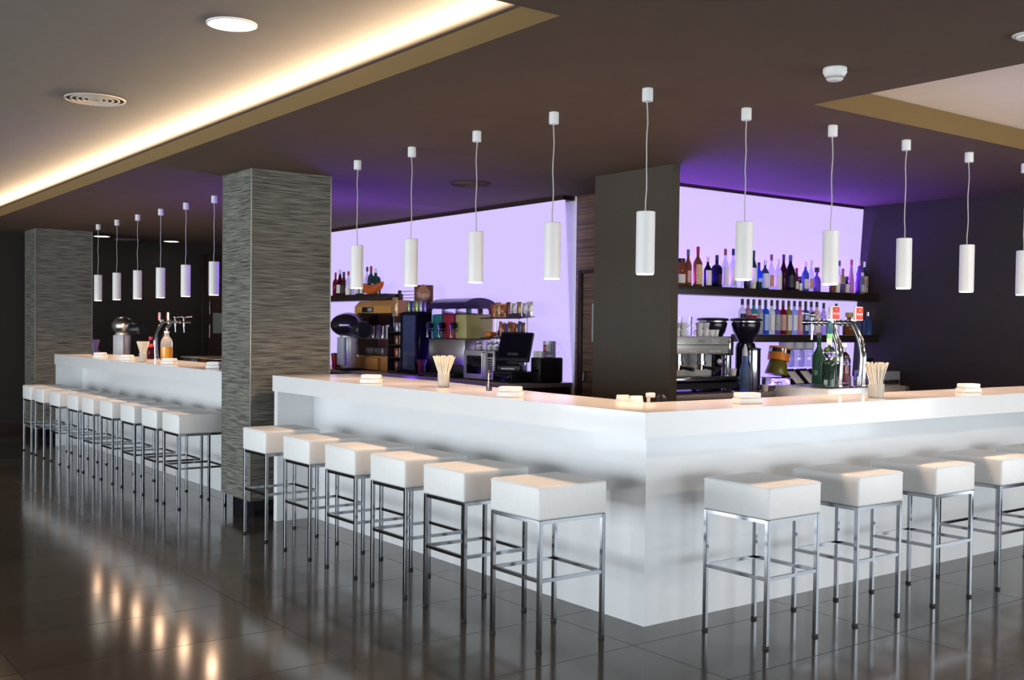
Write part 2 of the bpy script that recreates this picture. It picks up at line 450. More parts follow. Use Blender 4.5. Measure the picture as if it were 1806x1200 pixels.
# ------------------------------------------------------------------ stools
def make_stool(label):
    # local: -Y is the side away from the bar, +Y towards it
    t = thing('bar_stool', label, 'bar stool')
    wx, wy = 0.1875, 0.197      # leg centre half spacings
    sxh, syh = 0.200, 0.213
    zs, zt = 0.622, 0.785
    mb = MB().box(-sxh, sxh, -syh, syh, zs, zt, 0.014, 3)
    seat = mb.build('seat', m_leather, t)
    e = 0.004
    MB().tube([(-sxh+e, -syh+e, zt-0.012), (sxh-e, -syh+e, zt-0.012), (sxh-e, syh-e, zt-0.012), (-sxh+e, syh-e, zt-0.012), (-sxh+e, -syh+e, zt-0.012)], 0.0045, 6).build('seam', m_leather, seat)
    mb = MB(); r = 0.0105
    z = zs-0.009
    for a, b in (((-wx, -wy), (wx, -wy)), ((wx, -wy), (wx, wy)), ((wx, wy), (-wx, wy)), ((-wx, wy), (-wx, -wy))):
        mb.tube([(a[0], a[1], z), (b[0], b[1], z)], 0.009, square=True)
    mb.build('seat_frame', m_chrome, t)
    mb = MB(); z = 0.335
    for a, b in (((-wx, -wy), (wx, -wy)), ((wx, -wy), (wx, wy)), ((wx, wy), (-wx, wy)), ((-wx, wy), (-wx, -wy))):
        mb.tube([(a[0], a[1], z), (b[0], b[1], z)], 0.0085, square=True)
    mb.build('foot_rail', m_chrome, t)
    for sx in (-1, 1):
        for sy in (-1, 1):
            l = MB().box(sx*wx-r, sx*wx+r, sy*wy-r, sy*wy+r, 0.013, zs, 0.0015, 1).build('leg', m_chrome, t)
            MB().box(sx*wx-r-.001, sx*wx+r+.001, sy*wy-r-.001, sy*wy+r+.001, 0, 0.014, 0.001, 1).build('foot_cap', m_rubber, l)
    return t
ORD = ['first', 'second', 'third', 'fourth', 'fifth', 'sixth', 'seventh', 'eighth', 'ninth', 'tenth', 'eleventh']
st = None
G = 'white cube bar stools'
def put_stool(x, y, rz, label):
    global st
    if st is None:
        st = make_stool(label); st['group'] = G
        st.location = (x, y, 0); st.rotation_euler.z = rz
    else: copy_tree(st, (x, y, 0), rz, label)
for i, y in enumerate((-0.030, 0.600, 1.190, 1.775, 2.395, 3.085)):
    put_stool(-0.712+0.197, y+0.1875, -PI/2, 'white leather cube stool, %s from the bar corner along its left front' % ORD[i])
for i, x in enumerate((0.217, 0.921, 1.635, 2.327, 3.025)):
    put_stool(x+0.1875, -0.615+0.197, 0, 'white leather cube stool, %s from the bar corner along its right front' % ORD[i])
for i, (y, x) in enumerate(((4.725, -0.752), (5.276, -0.752), (5.85, -0.766), (6.465, -0.782), (7.04, -0.799), (7.57, -0.808), (8.185, -0.838), (8.84, -0.846), (9.40, -0.852))):
    put_stool(x+0.197, y+0.1875, -PI/2, 'white leather cube stool at the rear counter, %s one beyond the near column' % ORD[i])

# ------------------------------------------------------------------ pendant lamps
def make_pendant(label):
    t = thing('pendant_lamp', label, 'pendant lamp')
    zb, zt = 1.818-HC, 2.136-HC
    MB().cyl(0, 0, -0.068, 0, 0.028, seg=24, bev=0.003).build('ceiling_cap', m_lampw, t)
    a = random.uniform(-0.004, 0.004)
    MB().tube([(0.002*math.sin(i*1.9+a*900), 0.003*math.sin(i*1.3+2), -0.066+(zt+0.066)*i/10) for i in range(11)], 0.0035, 6).build('cable', m_cable, t)
    s = MB().lathe([(0.046, zb), (0.048, zb+0.002), (0.048, zt-0.003), (0.045, zt), (0.004, zt)], seg=32, capb=False).lathe([(0.046, zb), (0.0445, zb+0.002), (0.0445, zb+0.05)], seg=32, capb=False, capt=False).build('shade', m_lampw, t)
    MB().cyl(0, 0, zb-0.006, zb+0.010, 0.044, seg=28, bev=0.002).build('diffuser', m_glow, t)
    return t
pend = None
PW, PCOL = 30.0, (1.0, 0.64, 0.40)
def put_pendant(x, y, label):
    global pend
    if pend is None:
        pend = make_pendant(label); pend['group'] = 'white tube pendant lamps'; pend.location = (x, y, HC)
    else: copy_tree(pend, (x, y, HC), random.uniform(0, 6), label)
    light('pendant_bulb', 'SPOT', (x, y, 1.806), PW, PCOL, (0, 0, -1), specular_factor=0.0, spot_size=R(165), spot_blend=0.6, shadow_soft_size=0.035)
put_pendant(0.0, 0.03, 'white tube pendant lamp over the corner of the bar')
for i, y in enumerate((0.805, 1.572, 2.350, 3.122)):
    put_pendant(0.012, y, 'white tube pendant lamp over the left arm of the bar, %s from the corner lamp' % ORD[i])
for i, x in enumerate((0.757, 1.527, 2.283, 3.02, 3.765)):
    put_pendant(x, 0.033, 'white tube pendant lamp over the right arm of the bar, %s from the corner lamp' % ORD[i])
for i, y in enumerate((5.96, 6.725, 7.488, 8.265, 9.04, 9.81)):
    put_pendant(0.012, y, 'white tube pendant lamp over the rear counter, %s one beyond the near column' % ORD[i])

# ------------------------------------------------------------------ ceiling fittings
t = thing('downlight', 'large round lit downlight in the raised ceiling', 'downlight', (-1.795, 1.075, HU))
MB().lathe([(0.122, 0), (0.122, -0.006), (0.112, -0.008), (0.105, 0.0)], seg=40, capb=False, capt=False).build('trim_ring', m_whitep, t)
MB().cyl(0, 0, -0.004, 0.0, 0.105, seg=40).build('diffuser', m_glow2, t)
light('downlight_lamp', 'SPOT', (-1.795, 1.075, HU-0.02), 30, (1, 0.86, 0.62), (0, 0, -1), spot_size=R(130), spot_blend=0.7, shadow_soft_size=0.1)
for (x, y, lab) in ((0.56, 11.60, 'lit downlight in the low ceiling close to the far column'), (1.61, 11.78, 'lit downlight in the low ceiling by the far end wall')):
    t = thing('downlight', lab, 'downlight', (x, y, HC))
    MB().lathe([(0.115, 0), (0.115, -0.006), (0.105, -0.008), (0.10, 0)], seg=32, capb=False, capt=False).build('trim_ring', m_whitep, t)
    MB().cyl(0, 0, -0.004, 0, 0.10, seg=32).build('diffuser', m_glow2, t)
    light('downlight_lamp', 'SPOT', (x, y, HC-0.02), 6, (1, 0.88, 0.65), (0, 0, -1), spot_size=R(120), spot_blend=0.7, shadow_soft_size=0.1)
def round_vent(name, label, x, y, z, r, m1, m2):
    t = thing(name, label, 'air vent', (x, y, z))
    MB().cyl(0, 0, -0.004, 0, r*0.93, seg=40).build('backing', m2, t)
    for k in range(5):
        q = r*(1-0.19*k)
        MB().lathe([(q, -0.003), (q, -0.012), (q*0.985-0.008, -0.013), (q*0.985-0.008, -0.003)], seg=40, capb=False, capt=False).build('vent_ring', m1, t)
    MB().cyl(0, 0, -0.010, -0.003, r*0.13, seg=24).build('centre_disc', m1, t)
    return t
m_vent = mat('beige_vent_paint', (0.42, 0.37, 0.32), 0.6); m_ventd = mat('dark_vent_recess', (0.04, 0.033, 0.028), 0.8)
round_vent('air_vent', 'round slatted air vent in the raised ceiling', -1.823, 3.306, HU, 0.19, m_vent, m_ventd)
round_vent('air_vent', 'dark round air vent in the ceiling behind the pendants', 1.36, 3.60, HC, 0.17, m_ceil, m_ventd)
tag(MB().cyl(1.02, 11.95, HC-0.012, HC, 0.17, 0.19, seg=32).build('air_diffuser', mat('pale_blue_diffuser', (0.3, 0.3, 0.36), 0.5)), 'pale round ceiling diffuser behind the rear pendants', 'air vent')
t = thing('smoke_detector', 'white smoke detector on the ceiling beside the recess', 'smoke detector', (0.375, -0.832, HC))
MB().lathe([(0.052, 0), (0.055, -0.004), (0.055, -0.022), (0.048, -0.034), (0.036, -0.056), (0.030, -0.060)], seg=32).build('housing', m_whitep, t)
mb = MB()
for i in range(20):
    a = 2*PI*i/20
    for z, r_ in ((-0.044, 0.0435), (-0.050, 0.0405)):
        mb.box(-0.0045, 0.0045, r_-0.003, r_+0.0005, z-0.0012, z+0.0012, mtx=Matrix.Rotation(a, 4, 'Z'))
mb.build('vent_slot', m_blackp, t)
MB().box(-0.006, 0.006, -0.004, 0.004, -0.020, -0.008, mtx=Matrix.Translation((0.03, -0.046, 0)) @ Matrix.Rotation(R(35), 4, 'Z')).build('test_light', m_blackp, t)
t = thing('ceiling_speaker', 'pale round ceiling fitting cut by the right edge of the photo', 'ceiling fitting', (0.515, -1.675, HC))
MB().cyl(0, 0, -0.006, 0, 0.062, seg=32, bev=0.002).build('flange', m_whitep, t)
MB().cyl(0, 0, -0.016, -0.006, 0.045, seg=32, bev=0.003).build('cover', m_whitep, t)

# ------------------------------------------------------------------ backlit panels
def slanted_panel(name, label, loc, rotz, width, z0, z1, dback):
    # local: x along the wall, -y to the room; the top edge leans out by dback
    t = thing(name, label, 'light panel', loc, rotz)
    MB().extrude_x([(-0.02, z0), (-0.02-dback, z1), (-0.005-dback, z1), (-0.005, z0)], 0, width).build('luminous_sheet', m_lum, t, smooth=None)
    MB().box(0, width, -0.03-dback, 0.0, z1, HC-0.0).build('top_valance', m_wood2, t, smooth=None)
    return t
slanted_panel('backlit_panel', 'long lilac backlit wall panel behind the left back bar', (XW, 9.2, 0), -PI/2, 9.2-3.69, 1.033, 2.725, 0.11)
slanted_panel('backlit_panel', 'lilac backlit wall panel behind the bottle shelves', (1.96, 2.512, 0), 0, XR-0.002-1.96, 1.033, 2.735, 0.10)

# ------------------------------------------------------------------ back bars and shelves
ZB = 1.03
t = thing('back_bar', 'dark back bar unit along the left lilac panel', 'back bar', (0, 0, 0))
MB().box(1.95, XW-0.012, 3.68, 9.2, ZB-0.04, ZB, 0.003).build('worktop', m_bartop, t)
MB().box(1.99, XW-0.012, 3.70, 9.2, 0, ZB-0.04).build('cabinet_front', m_wood2, t)
t = thing('back_bar', 'dark back bar unit under the bottle shelves on the right', 'back bar', (0, 0, 0))
MB().box(1.96, XR-0.005, 1.85, 2.49, ZB-0.04, ZB, 0.003).build('worktop', m_bartop, t)
MB().box(1.96, XR-0.005, 1.89, 2.49, 0, ZB-0.04).build('cabinet_front', m_wood2, t)
tag(MB().box(1.956, XR-0.003, 2.20, 2.41, 1.83, 1.90, 0.002).build('wall_shelf', m_shelf), 'upper dark wooden bottle shelf on the right', 'shelf')
tag(MB().box(3.355, XR-0.003, 2.20, 2.43, 1.436, 1.503, 0.002).build('wall_shelf', m_shelf), 'lower dark wooden shelf holding the row of slim bottles', 'shelf')
tag(MB().box(2.28, 2.51, 6.62, 9.15, 1.838, 1.91, 0.002).build('wall_shelf', m_shelf), 'dark wooden bottle shelf on the left lilac panel', 'shelf')

# ------------------------------------------------------------------ bottles
def liq(name, c, trans=0.75, rough=0.06):
    return mat(name, c, rough, trans=trans, ior=1.2, var=0)
BM = dict(
 amber=liq('amber_bottle_glass', (0.20, 0.075, 0.018), 0.45), brown=liq('brown_bottle_glass', (0.10, 0.03, 0.015), 0.4),
 dark=liq('dark_bottle_glass', (0.010, 0.010, 0.022), 0.2), green=liq('green_bottle_glass', (0.02, 0.07, 0.045), 0.4),
 clear=liq('clear_bottle_glass', (0.72, 0.72, 0.82), 0.8), blue=liq('blue_bottle_glass', (0.03, 0.12, 0.60), 0.5),
 slate=liq('slate_bottle_glass', (0.06, 0.07, 0.11), 0.4), redg=liq('red_bottle_glass', (0.22, 0.010, 0.02), 0.4),
 purple=liq('violet_bottle_glass', (0.18, 0.10, 0.40), 0.5), pinkg=liq('rosy_bottle_glass', (0.50, 0.28, 0.32), 0.5),
 wine=liq('dark_red_bottle_glass', (0.05, 0.006, 0.015), 0.3), teal=liq('teal_bottle_glass', (0.05, 0.30, 0.30), 0.6),
 steelb=liq('steel_blue_bottle_glass', (0.06, 0.11, 0.28), 0.4), olive=liq('olive_bottle_glass', (0.30, 0.26, 0.05), 0.5),
 pale=liq('pale_green_bottle_glass', (0.62, 0.78, 0.62), 0.7), sky=liq('light_blue_bottle_glass', (0.35, 0.50, 0.85), 0.7),
 rose=liq('rose_bottle_glass', (0.70, 0.28, 0.36), 0.6), beige=liq('beige_bottle_glass', (0.75, 0.58, 0.48), 0.6),
 lilac=liq('lilac_bottle_glass', (0.55, 0.42, 0.85), 0.7), grey=liq('grey_bottle_glass', (0.35, 0.38, 0.44), 0.6))
CM = dict(black=m_blackp, red=mat('red_cap', (0.38, 0.01, 0.03), 0.35), white=m_whitep, silver=m_steel, navy=mat('navy_cap', (0.015, 0.02, 0.10), 0.35),
 blue=mat('slate_blue_cap', (0.10, 0.12, 0.26), 0.4), gold=m_gold, cream=m_cream, rust=mat('rust_cap', (0.30, 0.08, 0.06), 0.4), purple=mat('purple_cap', (0.08, 0.02, 0.14), 0.4))
LM = dict(white=m_whitep, cream=m_cream, gold=m_gold, dark=mat('dark_bottle_label', (0.03, 0.025, 0.03), 0.5), yellow=mat('yellow_label', (0.75, 0.55, 0.20), 0.5, var=0.25, nscale=50),
 red=mat('red_label', (0.45, 0.03, 0.03), 0.5), mottled=mat('mottled_brown_label', (0.42, 0.28, 0.20), 0.5, var=0.8, nscale=70), ash=mat('ash_label', (0.40, 0.42, 0.44), 0.5, var=0.3, nscale=50),
 pink=mat('pinkish_label', (0.62, 0.35, 0.32), 0.5), blue=mat('pale_blue_label', (0.45, 0.55, 0.85), 0.5))
def bottle(loc, h, r, style, glass, cap, lab, label, group, lz=(0.10, 0.42)):
    t = thing('bottle', label, 'bottle', loc, random.uniform(-0.3, 0.3), group)
    rn = max(0.011, 0.30*r)
    hc = h*0.86
    seg = 18; rot = 0.0
    if style == 'round': pr = [(r*.9, 0), (r, .012*h), (r, .52*h), (r*.93, .60*h), (r*.6, .68*h), (rn, .75*h), (rn, hc)]
    elif style == 'wine': pr = [(r*.92, 0), (r, .015*h), (r, .48*h), (r*.88, .58*h), (rn*1.3, .74*h), (rn, .80*h), (rn, hc)]
    elif style == 'cone': pr = [(r*.92, 0), (r, .02*h), (r*.96, .30*h), (r*.70, .55*h), (rn*1.2, .74*h), (rn, .80*h), (rn, hc)]
    elif style == 'square': seg, rot = 4, PI/4; r_ = r*1.22; pr = [(r_*.95, 0), (r_, .015*h), (r_, .58*h), (r_*.8, .66*h), (rn*1.2, .72*h), (rn*1.2, hc)]
    elif style == 'slim': pr = [(r*.95, 0), (r, .01*h), (r, .62*h), (r*.92, .67*h), (r*.7, .72*h), (rn*1.2, .745*h), (rn*1.15, hc)]
    elif style == 'squat': hc = h*.80; pr = [(r*.9, 0), (r, .03*h), (r*1.0, .45*h), (r*.8, .58*h), (rn*1.1, .66*h), (rn*1.1, hc)]
    elif style == 'curvy': pr = [(r*.85, 0), (r, .03*h), (r*.95, .30*h), (r*.62, .48*h), (r*.72, .58*h), (rn*1.2, .72*h), (rn, hc)]
    elif style == 'jar': hc = h*.86; pr = [(r*.95, 0), (r, .02*h), (r, .80*h), (r*.9, hc)]
    body = MB().lathe(pr, seg=seg, rot0=rot).build('glass_body', BM[glass], t, smooth=45)
    rc = {'jar': r*0.93, 'squat': r*.62}.get(style, rn*1.22)
    z0 = hc-0.03*h if style not in ('jar', 'squat') else hc
    MB().cyl(0, 0, z0, h, rc, rc*.97, seg=16, bev=0.0015).build('cap', CM[cap], t)
    if lab:
        if style == 'square':
            q = r*0.868
            MB().box(-q*.8, q*.8, -q-0.0015, -q+0.001, lz[0]*h, lz[1]*h).build('paper_label', LM[lab], t)
        else:
            k = {'cone': .93}.get(style, 1.0)
            mb = MB(); bm = mb.bm; n = 12; a0, a1 = -PI/2-1.15, -PI/2+1.15
            ra = (r*1.012, r*1.012*k)
            row = [[bm.verts.new((ra[j]*math.cos(a0+(a1-a0)*i/n), ra[j]*math.sin(a0+(a1-a0)*i/n), lz[j]*h)) for i in range(n+1)] for j in (0, 1)]
            for i in range(n): bm.faces.new((row[0][i], row[0][i+1], row[1][i+1], row[1][i]))
            mb.build('paper_label', LM[lab], t)
    return t
ZS = 1.901
GU = 'bottles on the upper right shelf'
UP = [
 (2.613, .227, .045, 'jar', 'amber', 'black', 'cream', 'black-lidded amber jar bottle at the left end of the upper shelf'),
 (2.706, .307, .031, 'round', 'amber', 'blue', 'pink', 'slim amber bottle with slate blue cap, beside the jar on the upper shelf'),
 (2.823, .337, .040, 'round', 'amber', 'red', 'yellow', 'tall amber bottle with red cap and yellow label on the upper shelf'),
 (2.945, .258, .034, 'round', 'dark', 'white', 'white', 'dark bottle with white cap and white label on the upper shelf'),
 (3.057, .278, .040, 'square', 'dark', 'black', 'dark', 'square dark bottle with black cap and dark label on the upper shelf'),
 (3.162, .337, .031, 'round', 'clear', 'rust', 'white', 'clear bottle with rust cap, left of the pendant before the upper shelf'),
 (3.262, .343, .030, 'round', 'clear', 'navy', 'white', 'clear bottle with navy cap half behind the pendant on the upper shelf'),
 (3.528, .342, .034, 'wine', 'green', 'black', 'white', 'tall green bottle half behind the pendant on the upper shelf'),
 (3.600, .240, .029, 'square', 'blue', 'navy', 'blue', 'bright blue square bottle on the upper shelf'),
 (3.683, .264, .037, 'round', 'slate', 'silver', 'white', 'slate bottle with silver cap right of the bright blue one'),
 (3.768, .319, .026, 'round', 'clear', 'rust', 'gold', 'slim clear bottle with rust cap and gold label on the upper shelf'),
 (3.862, .280, .036, 'round', 'clear', 'white', 'white', 'broad clear bottle with white cap and big white label on the upper shelf'),
 (3.936, .328, .033, 'wine', 'wine', 'purple', None, 'dark red wine-shaped bottle on the upper shelf'),
 (4.032, .327, .046, 'wine', 'dark', 'blue', 'dark', 'largest black bottle near the middle of the upper shelf'),
 (4.122, .214, .022, 'round', 'brown', 'red', 'cream', 'short brown bottle with red cap beside the largest black bottle'),
 (4.176, .138, .022, 'squat', 'dark', 'black', 'white', 'tiny dark bottle with white label on the upper shelf'),
 (4.248, .276, .034, 'round', 'steelb', 'cream', 'cream', 'steel blue bottle with cream cap and cream label on the upper shelf'),
 (4.332, .296, .025, 'round', 'clear', 'white', 'gold', 'slim clear bottle with white cap and gold label on the upper shelf'),
 (4.416, .231, .037, 'squat', 'purple', 'black', None, 'violet decanter bottle with wide black stopper on the upper shelf'),
 (4.752, .311, .022, 'round', 'clear', 'navy', 'white', 'thin clear bottle with navy cap right of the second pendant'),
 (4.810, .238, .025, 'wine', 'olive', 'rust', 'gold', 'small olive bottle with rust cap and gold label on the upper shelf'),
 (4.872, .165, .027, 'squat', 'dark', 'black', 'white', 'short black bottle with white label near the right end of the upper shelf'),
 (4.940, .330, .030, 'cone', 'pinkg', 'rust', None, 'tall rosy cone-necked bottle near the right end of the upper shelf'),
 (5.062, .331, .037, 'curvy', 'purple', 'white', 'dark', 'curvy violet bottle near the right end of the upper shelf'),
 (5.150, .320, .036, 'round', 'green', 'silver', 'mottled', 'last bottle on the upper shelf, mottled brown label'),
]
for x, h, r, stl, g, c, l, lab in UP:
    bottle((x, 2.335, ZS), h, r, stl, g, c, l, lab, GU, (0.06, 0.55) if l in ('mottled', 'white', 'yellow') else (0.10, 0.42))
bottle((4.992, 2.245, ZS), .205, .024, 'round', 'grey', 'cream', 'ash', 'small grey bottle with cream cap in front at the right end of the upper shelf', GU)
def cup(name, loc, h, r, m, label, cat, group=None, taper=0.85, handle=True, wall=0.003):
    t = thing(name, label, cat, loc, random.uniform(0, 6), group)
    MB().lathe([(r*taper*.9, 0), (r*taper, 0.004), (r, h), (r-wall, h), (r*taper-wall, 0.008)], seg=18).build('bowl', m, t)
    if handle:
        a = r*0.95
        MB().tube([(a, 0, h*.78), (a+.4*r, 0, h*.74), (a+.5*r, 0, h*.5), (a+.05*r, 0, h*.25)], 0.0035, 6).build('handle', m, t)
    return t
for x, m_, lab in ((3.245, m_glassp, 'small clear tumbler under the pendant on the upper shelf'), (3.345, m_blackp, 'small black pot behind the pendant bottom on the upper shelf'), (3.425, m_cream, 'small cream pot behind the pendant bottom on the upper shelf'), (3.50, BM['green'], 'small green glass behind the pendant bottom on the upper shelf')):
    cup('small_pot', (x, 2.25, ZS), 0.062, 0.030, m_, lab, 'pot', 'small pots on the upper shelf', handle=False)
for x, m_, lab in ((4.540, m_kraft, 'small red-brown pot under the second pendant on the upper shelf'), (4.605, m_whitep, 'small white pot under the second pendant on the upper shelf'), (4.675, BM['purple'], 'small violet glass right of the white pot on the upper shelf')):
    cup('small_pot', (x, 2.25, ZS), 0.085, 0.034, m_, lab, 'pot', 'small pots on the upper shelf', handle=False)
# row of slim bottles on the lower right shelf
ZL = 1.504
GL = 'slim bottles on the lower right shelf'
ROW = [(3.361, 'clear', 'dark', 'clear with a dark label'), (3.436, 'pinkg', 'pink', 'pink with a dusky label'), (3.511, 'teal', 'white', 'teal'), (3.590, 'grey', 'ash', 'grey with an ash label'),
 (3.669, 'blue', 'blue', 'bright blue'), (3.752, 'pale', 'white', 'pale green'), (3.829, 'purple', 'ash', 'violet'), (3.909, 'redg', 'pink', 'red with a pinkish label'), (3.988, 'olive', 'cream', 'olive yellow'),
 (4.067, 'sky', 'white', 'light blue'), (4.148, 'rose', 'pink', 'rose'), (4.229, 'steelb', 'blue', 'steel blue'), (4.310, 'lilac', 'blue', 'lilac'), (4.392, 'beige', 'cream', 'beige')]
for i, (x, g, l, d_) in enumerate(ROW):
    bottle((x, 2.31, ZL), .308, .033, 'slim', g, 'black', l, 'slim %s bottle, %s from left on the lower shelf' % (d_, ORD[i] if i < 11 else ('twelfth', 'thirteenth', 'fourteenth')[i-11]), GL, (0.12, 0.58))
OT = [(4.494, 2.31, .300, .026, 'slim', 'lilac', 'navy', None, 'lilac bottle with navy cap just right of the slim row'),
 (4.64, 2.33, .26, .050, 'squat', 'clear', 'silver', None, 'clear decanter behind the left tap sign on the lower shelf'),
 (4.778, 2.38, .300, .034, 'round', 'clear', 'navy', None, 'clear bottle with navy cap between the tap signs'),
 (4.845, 2.28, .215, .060, 'squat', 'amber', 'gold', None, 'round amber bottle between the red tap signs'),
 (4.955, 2.27, .220, .042, 'round', 'steelb', 'blue', None, 'steel blue bottle behind the right tap sign'),
 (5.130, 2.27, .225, .040, 'round', 'steelb', 'silver', None, 'steel blue bottle at the right end of the lower shelf')]
for x, y, h, r, stl, g, c, l, lab in OT: bottle((x, y, ZL), h, r, stl, g, c, l, lab, 'bottles at the right end of the lower shelf')
tag(MB().box(-.032, .032, -.03, .03, 0, .165, .003).build('carton', CM['red'], loc=(3.40, 2.232, ZL)), 'crimson carton in front of the first slim bottle', 'carton')
# left shelf bottles
ZLL = 1.911
GS = 'bottles on the left lilac panel shelf'
LS = [(8.05, .297, .036, 'round', 'redg', 'red', None, 'red liquid bottle with red cap, nearest the column on the left shelf'),
 (7.93, .328, .046, 'cone', 'wine', 'silver', 'white', 'dark red cone bottle with silver cap on the left shelf'),
 (7.83, .296, .046, 'cone', 'brown', 'purple', 'dark', 'dark brown cone bottle with purple cap on the left shelf'),
 (7.71, .299, .034, 'round', 'clear', 'red', 'white', 'clear bottle with red cap, left of the pendant at the left shelf'),
 (7.62, .300, .034, 'round', 'clear', 'silver', 'cream', 'clear bottle with silver cap, partly behind the pendant at the left shelf'),
 (7.46, .210, .034, 'round', 'slate', 'black', 'cream', 'slate bottle hidden by the pendant at the left shelf'),
 (7.36, .200, .032, 'round', 'green', 'black', 'white', 'small green bottle at the pendant bottom on the left shelf'),
 (7.24, .336, .030, 'round', 'clear', 'navy', 'white', 'clear bottle with navy cap, right of the pendant at the left shelf'),
 (7.145, .340, .042, 'round', 'slate', 'red', 'dark', 'slate bottle with red cap on the left shelf'),
 (7.035, .309, .050, 'square', 'green', 'white', 'ash', 'broad green square bottle with white cap on the left shelf')]
for y, h, r, stl, g, c, l, lab in LS:
    b_ = bottle((2.435, y+.09, ZLL), h, r, stl, g, c, l, lab, GS); b_.rotation_euler.z = -PI/2
cup('small_pot', (2.33, 7.60, ZLL), .085, .042, m_whitep, 'round white pot at the pendant bottom on the left shelf', 'pot', handle=False)
# orange basket in front of the left shelf bottles
t = thing('basket', 'orange ribbed boat-shaped basket at the end of the left bottle shelf', 'basket', (2.325, 7.02, ZLL), -PI/2)
mb = MB()
for k in range(15):
    a = -1+2*k/14; x = a*0.25
    ww = 0.055*math.sqrt(max(0.02, 1-(a*.96)**2)); zz = 0.075*a*a
    mb.lathe([(ww*.75, -.016), (ww, -.008), (ww, .008), (ww*.75, .016)], seg=12, mtx=Matrix.Translation((x, 0, 0.05+zz)) @ Matrix.Rotation(R(90), 4, 'Y'))
mb.build('ribbed_body', m_wicker, t)
MB().tube([(-.17, -.01, 0.0), (-.17, -.01, .03)], .008).tube([(.17, -.01, 0), (.17, -.01, .03)], .008).build('chrome_foot', m_chrome, t)
# wall rail to the right of the left shelf
t = thing('wall_rail', 'thin triple wire rail on the lilac panel beside the left shelf', 'rail', (2.455, 6.30, 1.86))
for z in (0, .035, .075): MB().tube([(0, 0, z), (0, .32, z)], .004, 6).build('wire', m_steel, t)
MB().box(-.015, .015, .29, .315, -.02, .09).build('bracket', m_wood2, t)

# ------------------------------------------------------------------ things on the counters
def napkin_box(x, y, rz, label, z=HT+.0005):
    t = thing('napkin_holder', label, 'napkin holder', (x, y, z), rz, 'white napkin holders')
    MB().box(-.068, .068, -.045, .045, 0, .030, .004).build('tray', m_whitep, t)
    MB().box(-.063, .063, -.041, .041, .030, .060, .008, 3).build('napkin_stack', m_whitep, t)
    return t
nb = None
for x, y, rz, lab in ((-.205, 2.50, -.9, 'white napkin holder left of the straw cup on the left arm of the bar'),
    (-.215, .885, -.9, 'white napkin holder right of the straw cup on the left arm of the bar'),
    (.615, -.13, -.35, 'white napkin holder on the right arm of the bar close to the corner'),
    (2.83, -.11, -.35, 'white napkin holder farthest right on the bar'),
    (-.30, 8.6, -.9, 'white napkin holder by the far column on the rear counter'),
    (-.30, 7.62, -.9, 'white napkin holder left of the straw cup on the rear counter'),
    (-.28, 6.35, -.9, 'white napkin holder below the rear beer taps'),
    (-.25, 5.25, -.9, 'white napkin holder beside the near column on the rear counter')):
    if nb is None: nb = napkin_box(x, y, rz, lab)
    else: copy_tree(nb, (x, y, HT+.0005), rz, lab)
def straw_cup(x, y, z, label, cupm, strawm, n=64, h=.205, rt_=.074, rb=.034, hc=.085):
    t = thing('straw_cup', label, 'straw cup', (x, y, z), 0, 'cups of straws')
    MB().lathe([(rb, 0), (rb+.003, .004), (rb+.006, hc), (rb+.003, hc), (rb-.001, .008)], seg=24).build('cup', cupm, t)
    k = 0
    for i in range(n):
        q = math.sqrt((i+.5)/n); a = i*2.39996
        bx, by = (rb-.008)*q*math.cos(a+.5), (rb-.008)*q*math.sin(a+.5)
        tx, ty = rt_*q*math.cos(a), rt_*q*math.sin(a)
        hh = h*random.uniform(.95, 1.02)
        mm = strawm[i % len(strawm)] if isinstance(strawm, list) else strawm
        MB().tube([(bx, by, .010), ((bx+tx)/2*.75, (by+ty)/2*.75, hh*.5), (tx, ty, hh)], .0038, 6).build('straw', mm, t)
    return t
straw_cup(-.03, 1.86, HT+.0005, 'clear cup of cream straws on the left arm of the bar', m_cup, m_straw)
straw_cup(1.715, -.17, HT+.0005, 'clear cup of cream straws on the right arm of the bar', m_cup, m_straw, h=.21, rt_=.074, rb=.042)
straw_cup(-.29, 7.12, HT+.0005, 'clear cup of cream straws on the rear counter', m_cup, m_straw, n=40, rt_=.066, h=.21)
m_vstraw = mat('violet_straw', (0.12, 0.08, 0.22), 0.5)
straw_cup(-.26, 8.93, HT+.0005, 'cup of dark violet straws beside the far column', m_glassp, m_vstraw, n=26, rt_=.05)
t = thing('stirrer', 'thin brown-tipped stirrer leaning in a clear shot glass on the bar', 'stirrer', (.02, 1.42, HT+.0005))
MB().lathe([(.016, 0), (.018, .003), (.020, .045), (.0185, .045), (.0165, .006)], seg=16).build('shot_glass', m_glassp, t)
MB().tube([(-.008, 0, .007), (.018, .03, .12)], .003, 6).build('stick', m_whitep, t)
MB().tube([(.0155, .027, .108), (.019, .0315, .128)], .0055, 8).build('tip', m_kraft, t)
# small things at the inner corner
for i, (x, y, rz, lab) in enumerate(((.135, .33, .2, 'left of two small white wedge stands at the inner bar corner'), (.150, .24, .2, 'right of two small white wedge stands at the inner bar corner'))):
    o = MB().extrude_x([(-.03, 0), (.03, 0), (.012, .034), (-.018, .034)], -.03, .03).build('card_stand', m_whitep, loc=(x, y, HT+.0005), rotz=rz-.6)
    tag(o, lab, 'card stand', 'wedge stands at the bar corner')
t = thing('pump_dispenser', 'small white pump dispenser behind the inner bar corner', 'dispenser', (.30, .30, .921))
MB().cyl(0, 0, 0, .17, .032, seg=20, bev=.006).build('bottle_body', m_whitep, t)
MB().cyl(0, 0, .17, .235, .010, seg=12).build('pump_stem', m_whitep, t)
MB().box(-.012, .042, -.012, .012, .235, .262, .004).build('pump_head', m_whitep, t)
t = thing('corkscrew_stand', 'small dark steel gadget next to the white pump dispenser', 'gadget', (.40, .30, .921))
MB().cyl(0, 0, 0, .20, .022, .014, seg=16).build('stem', m_steel, t)
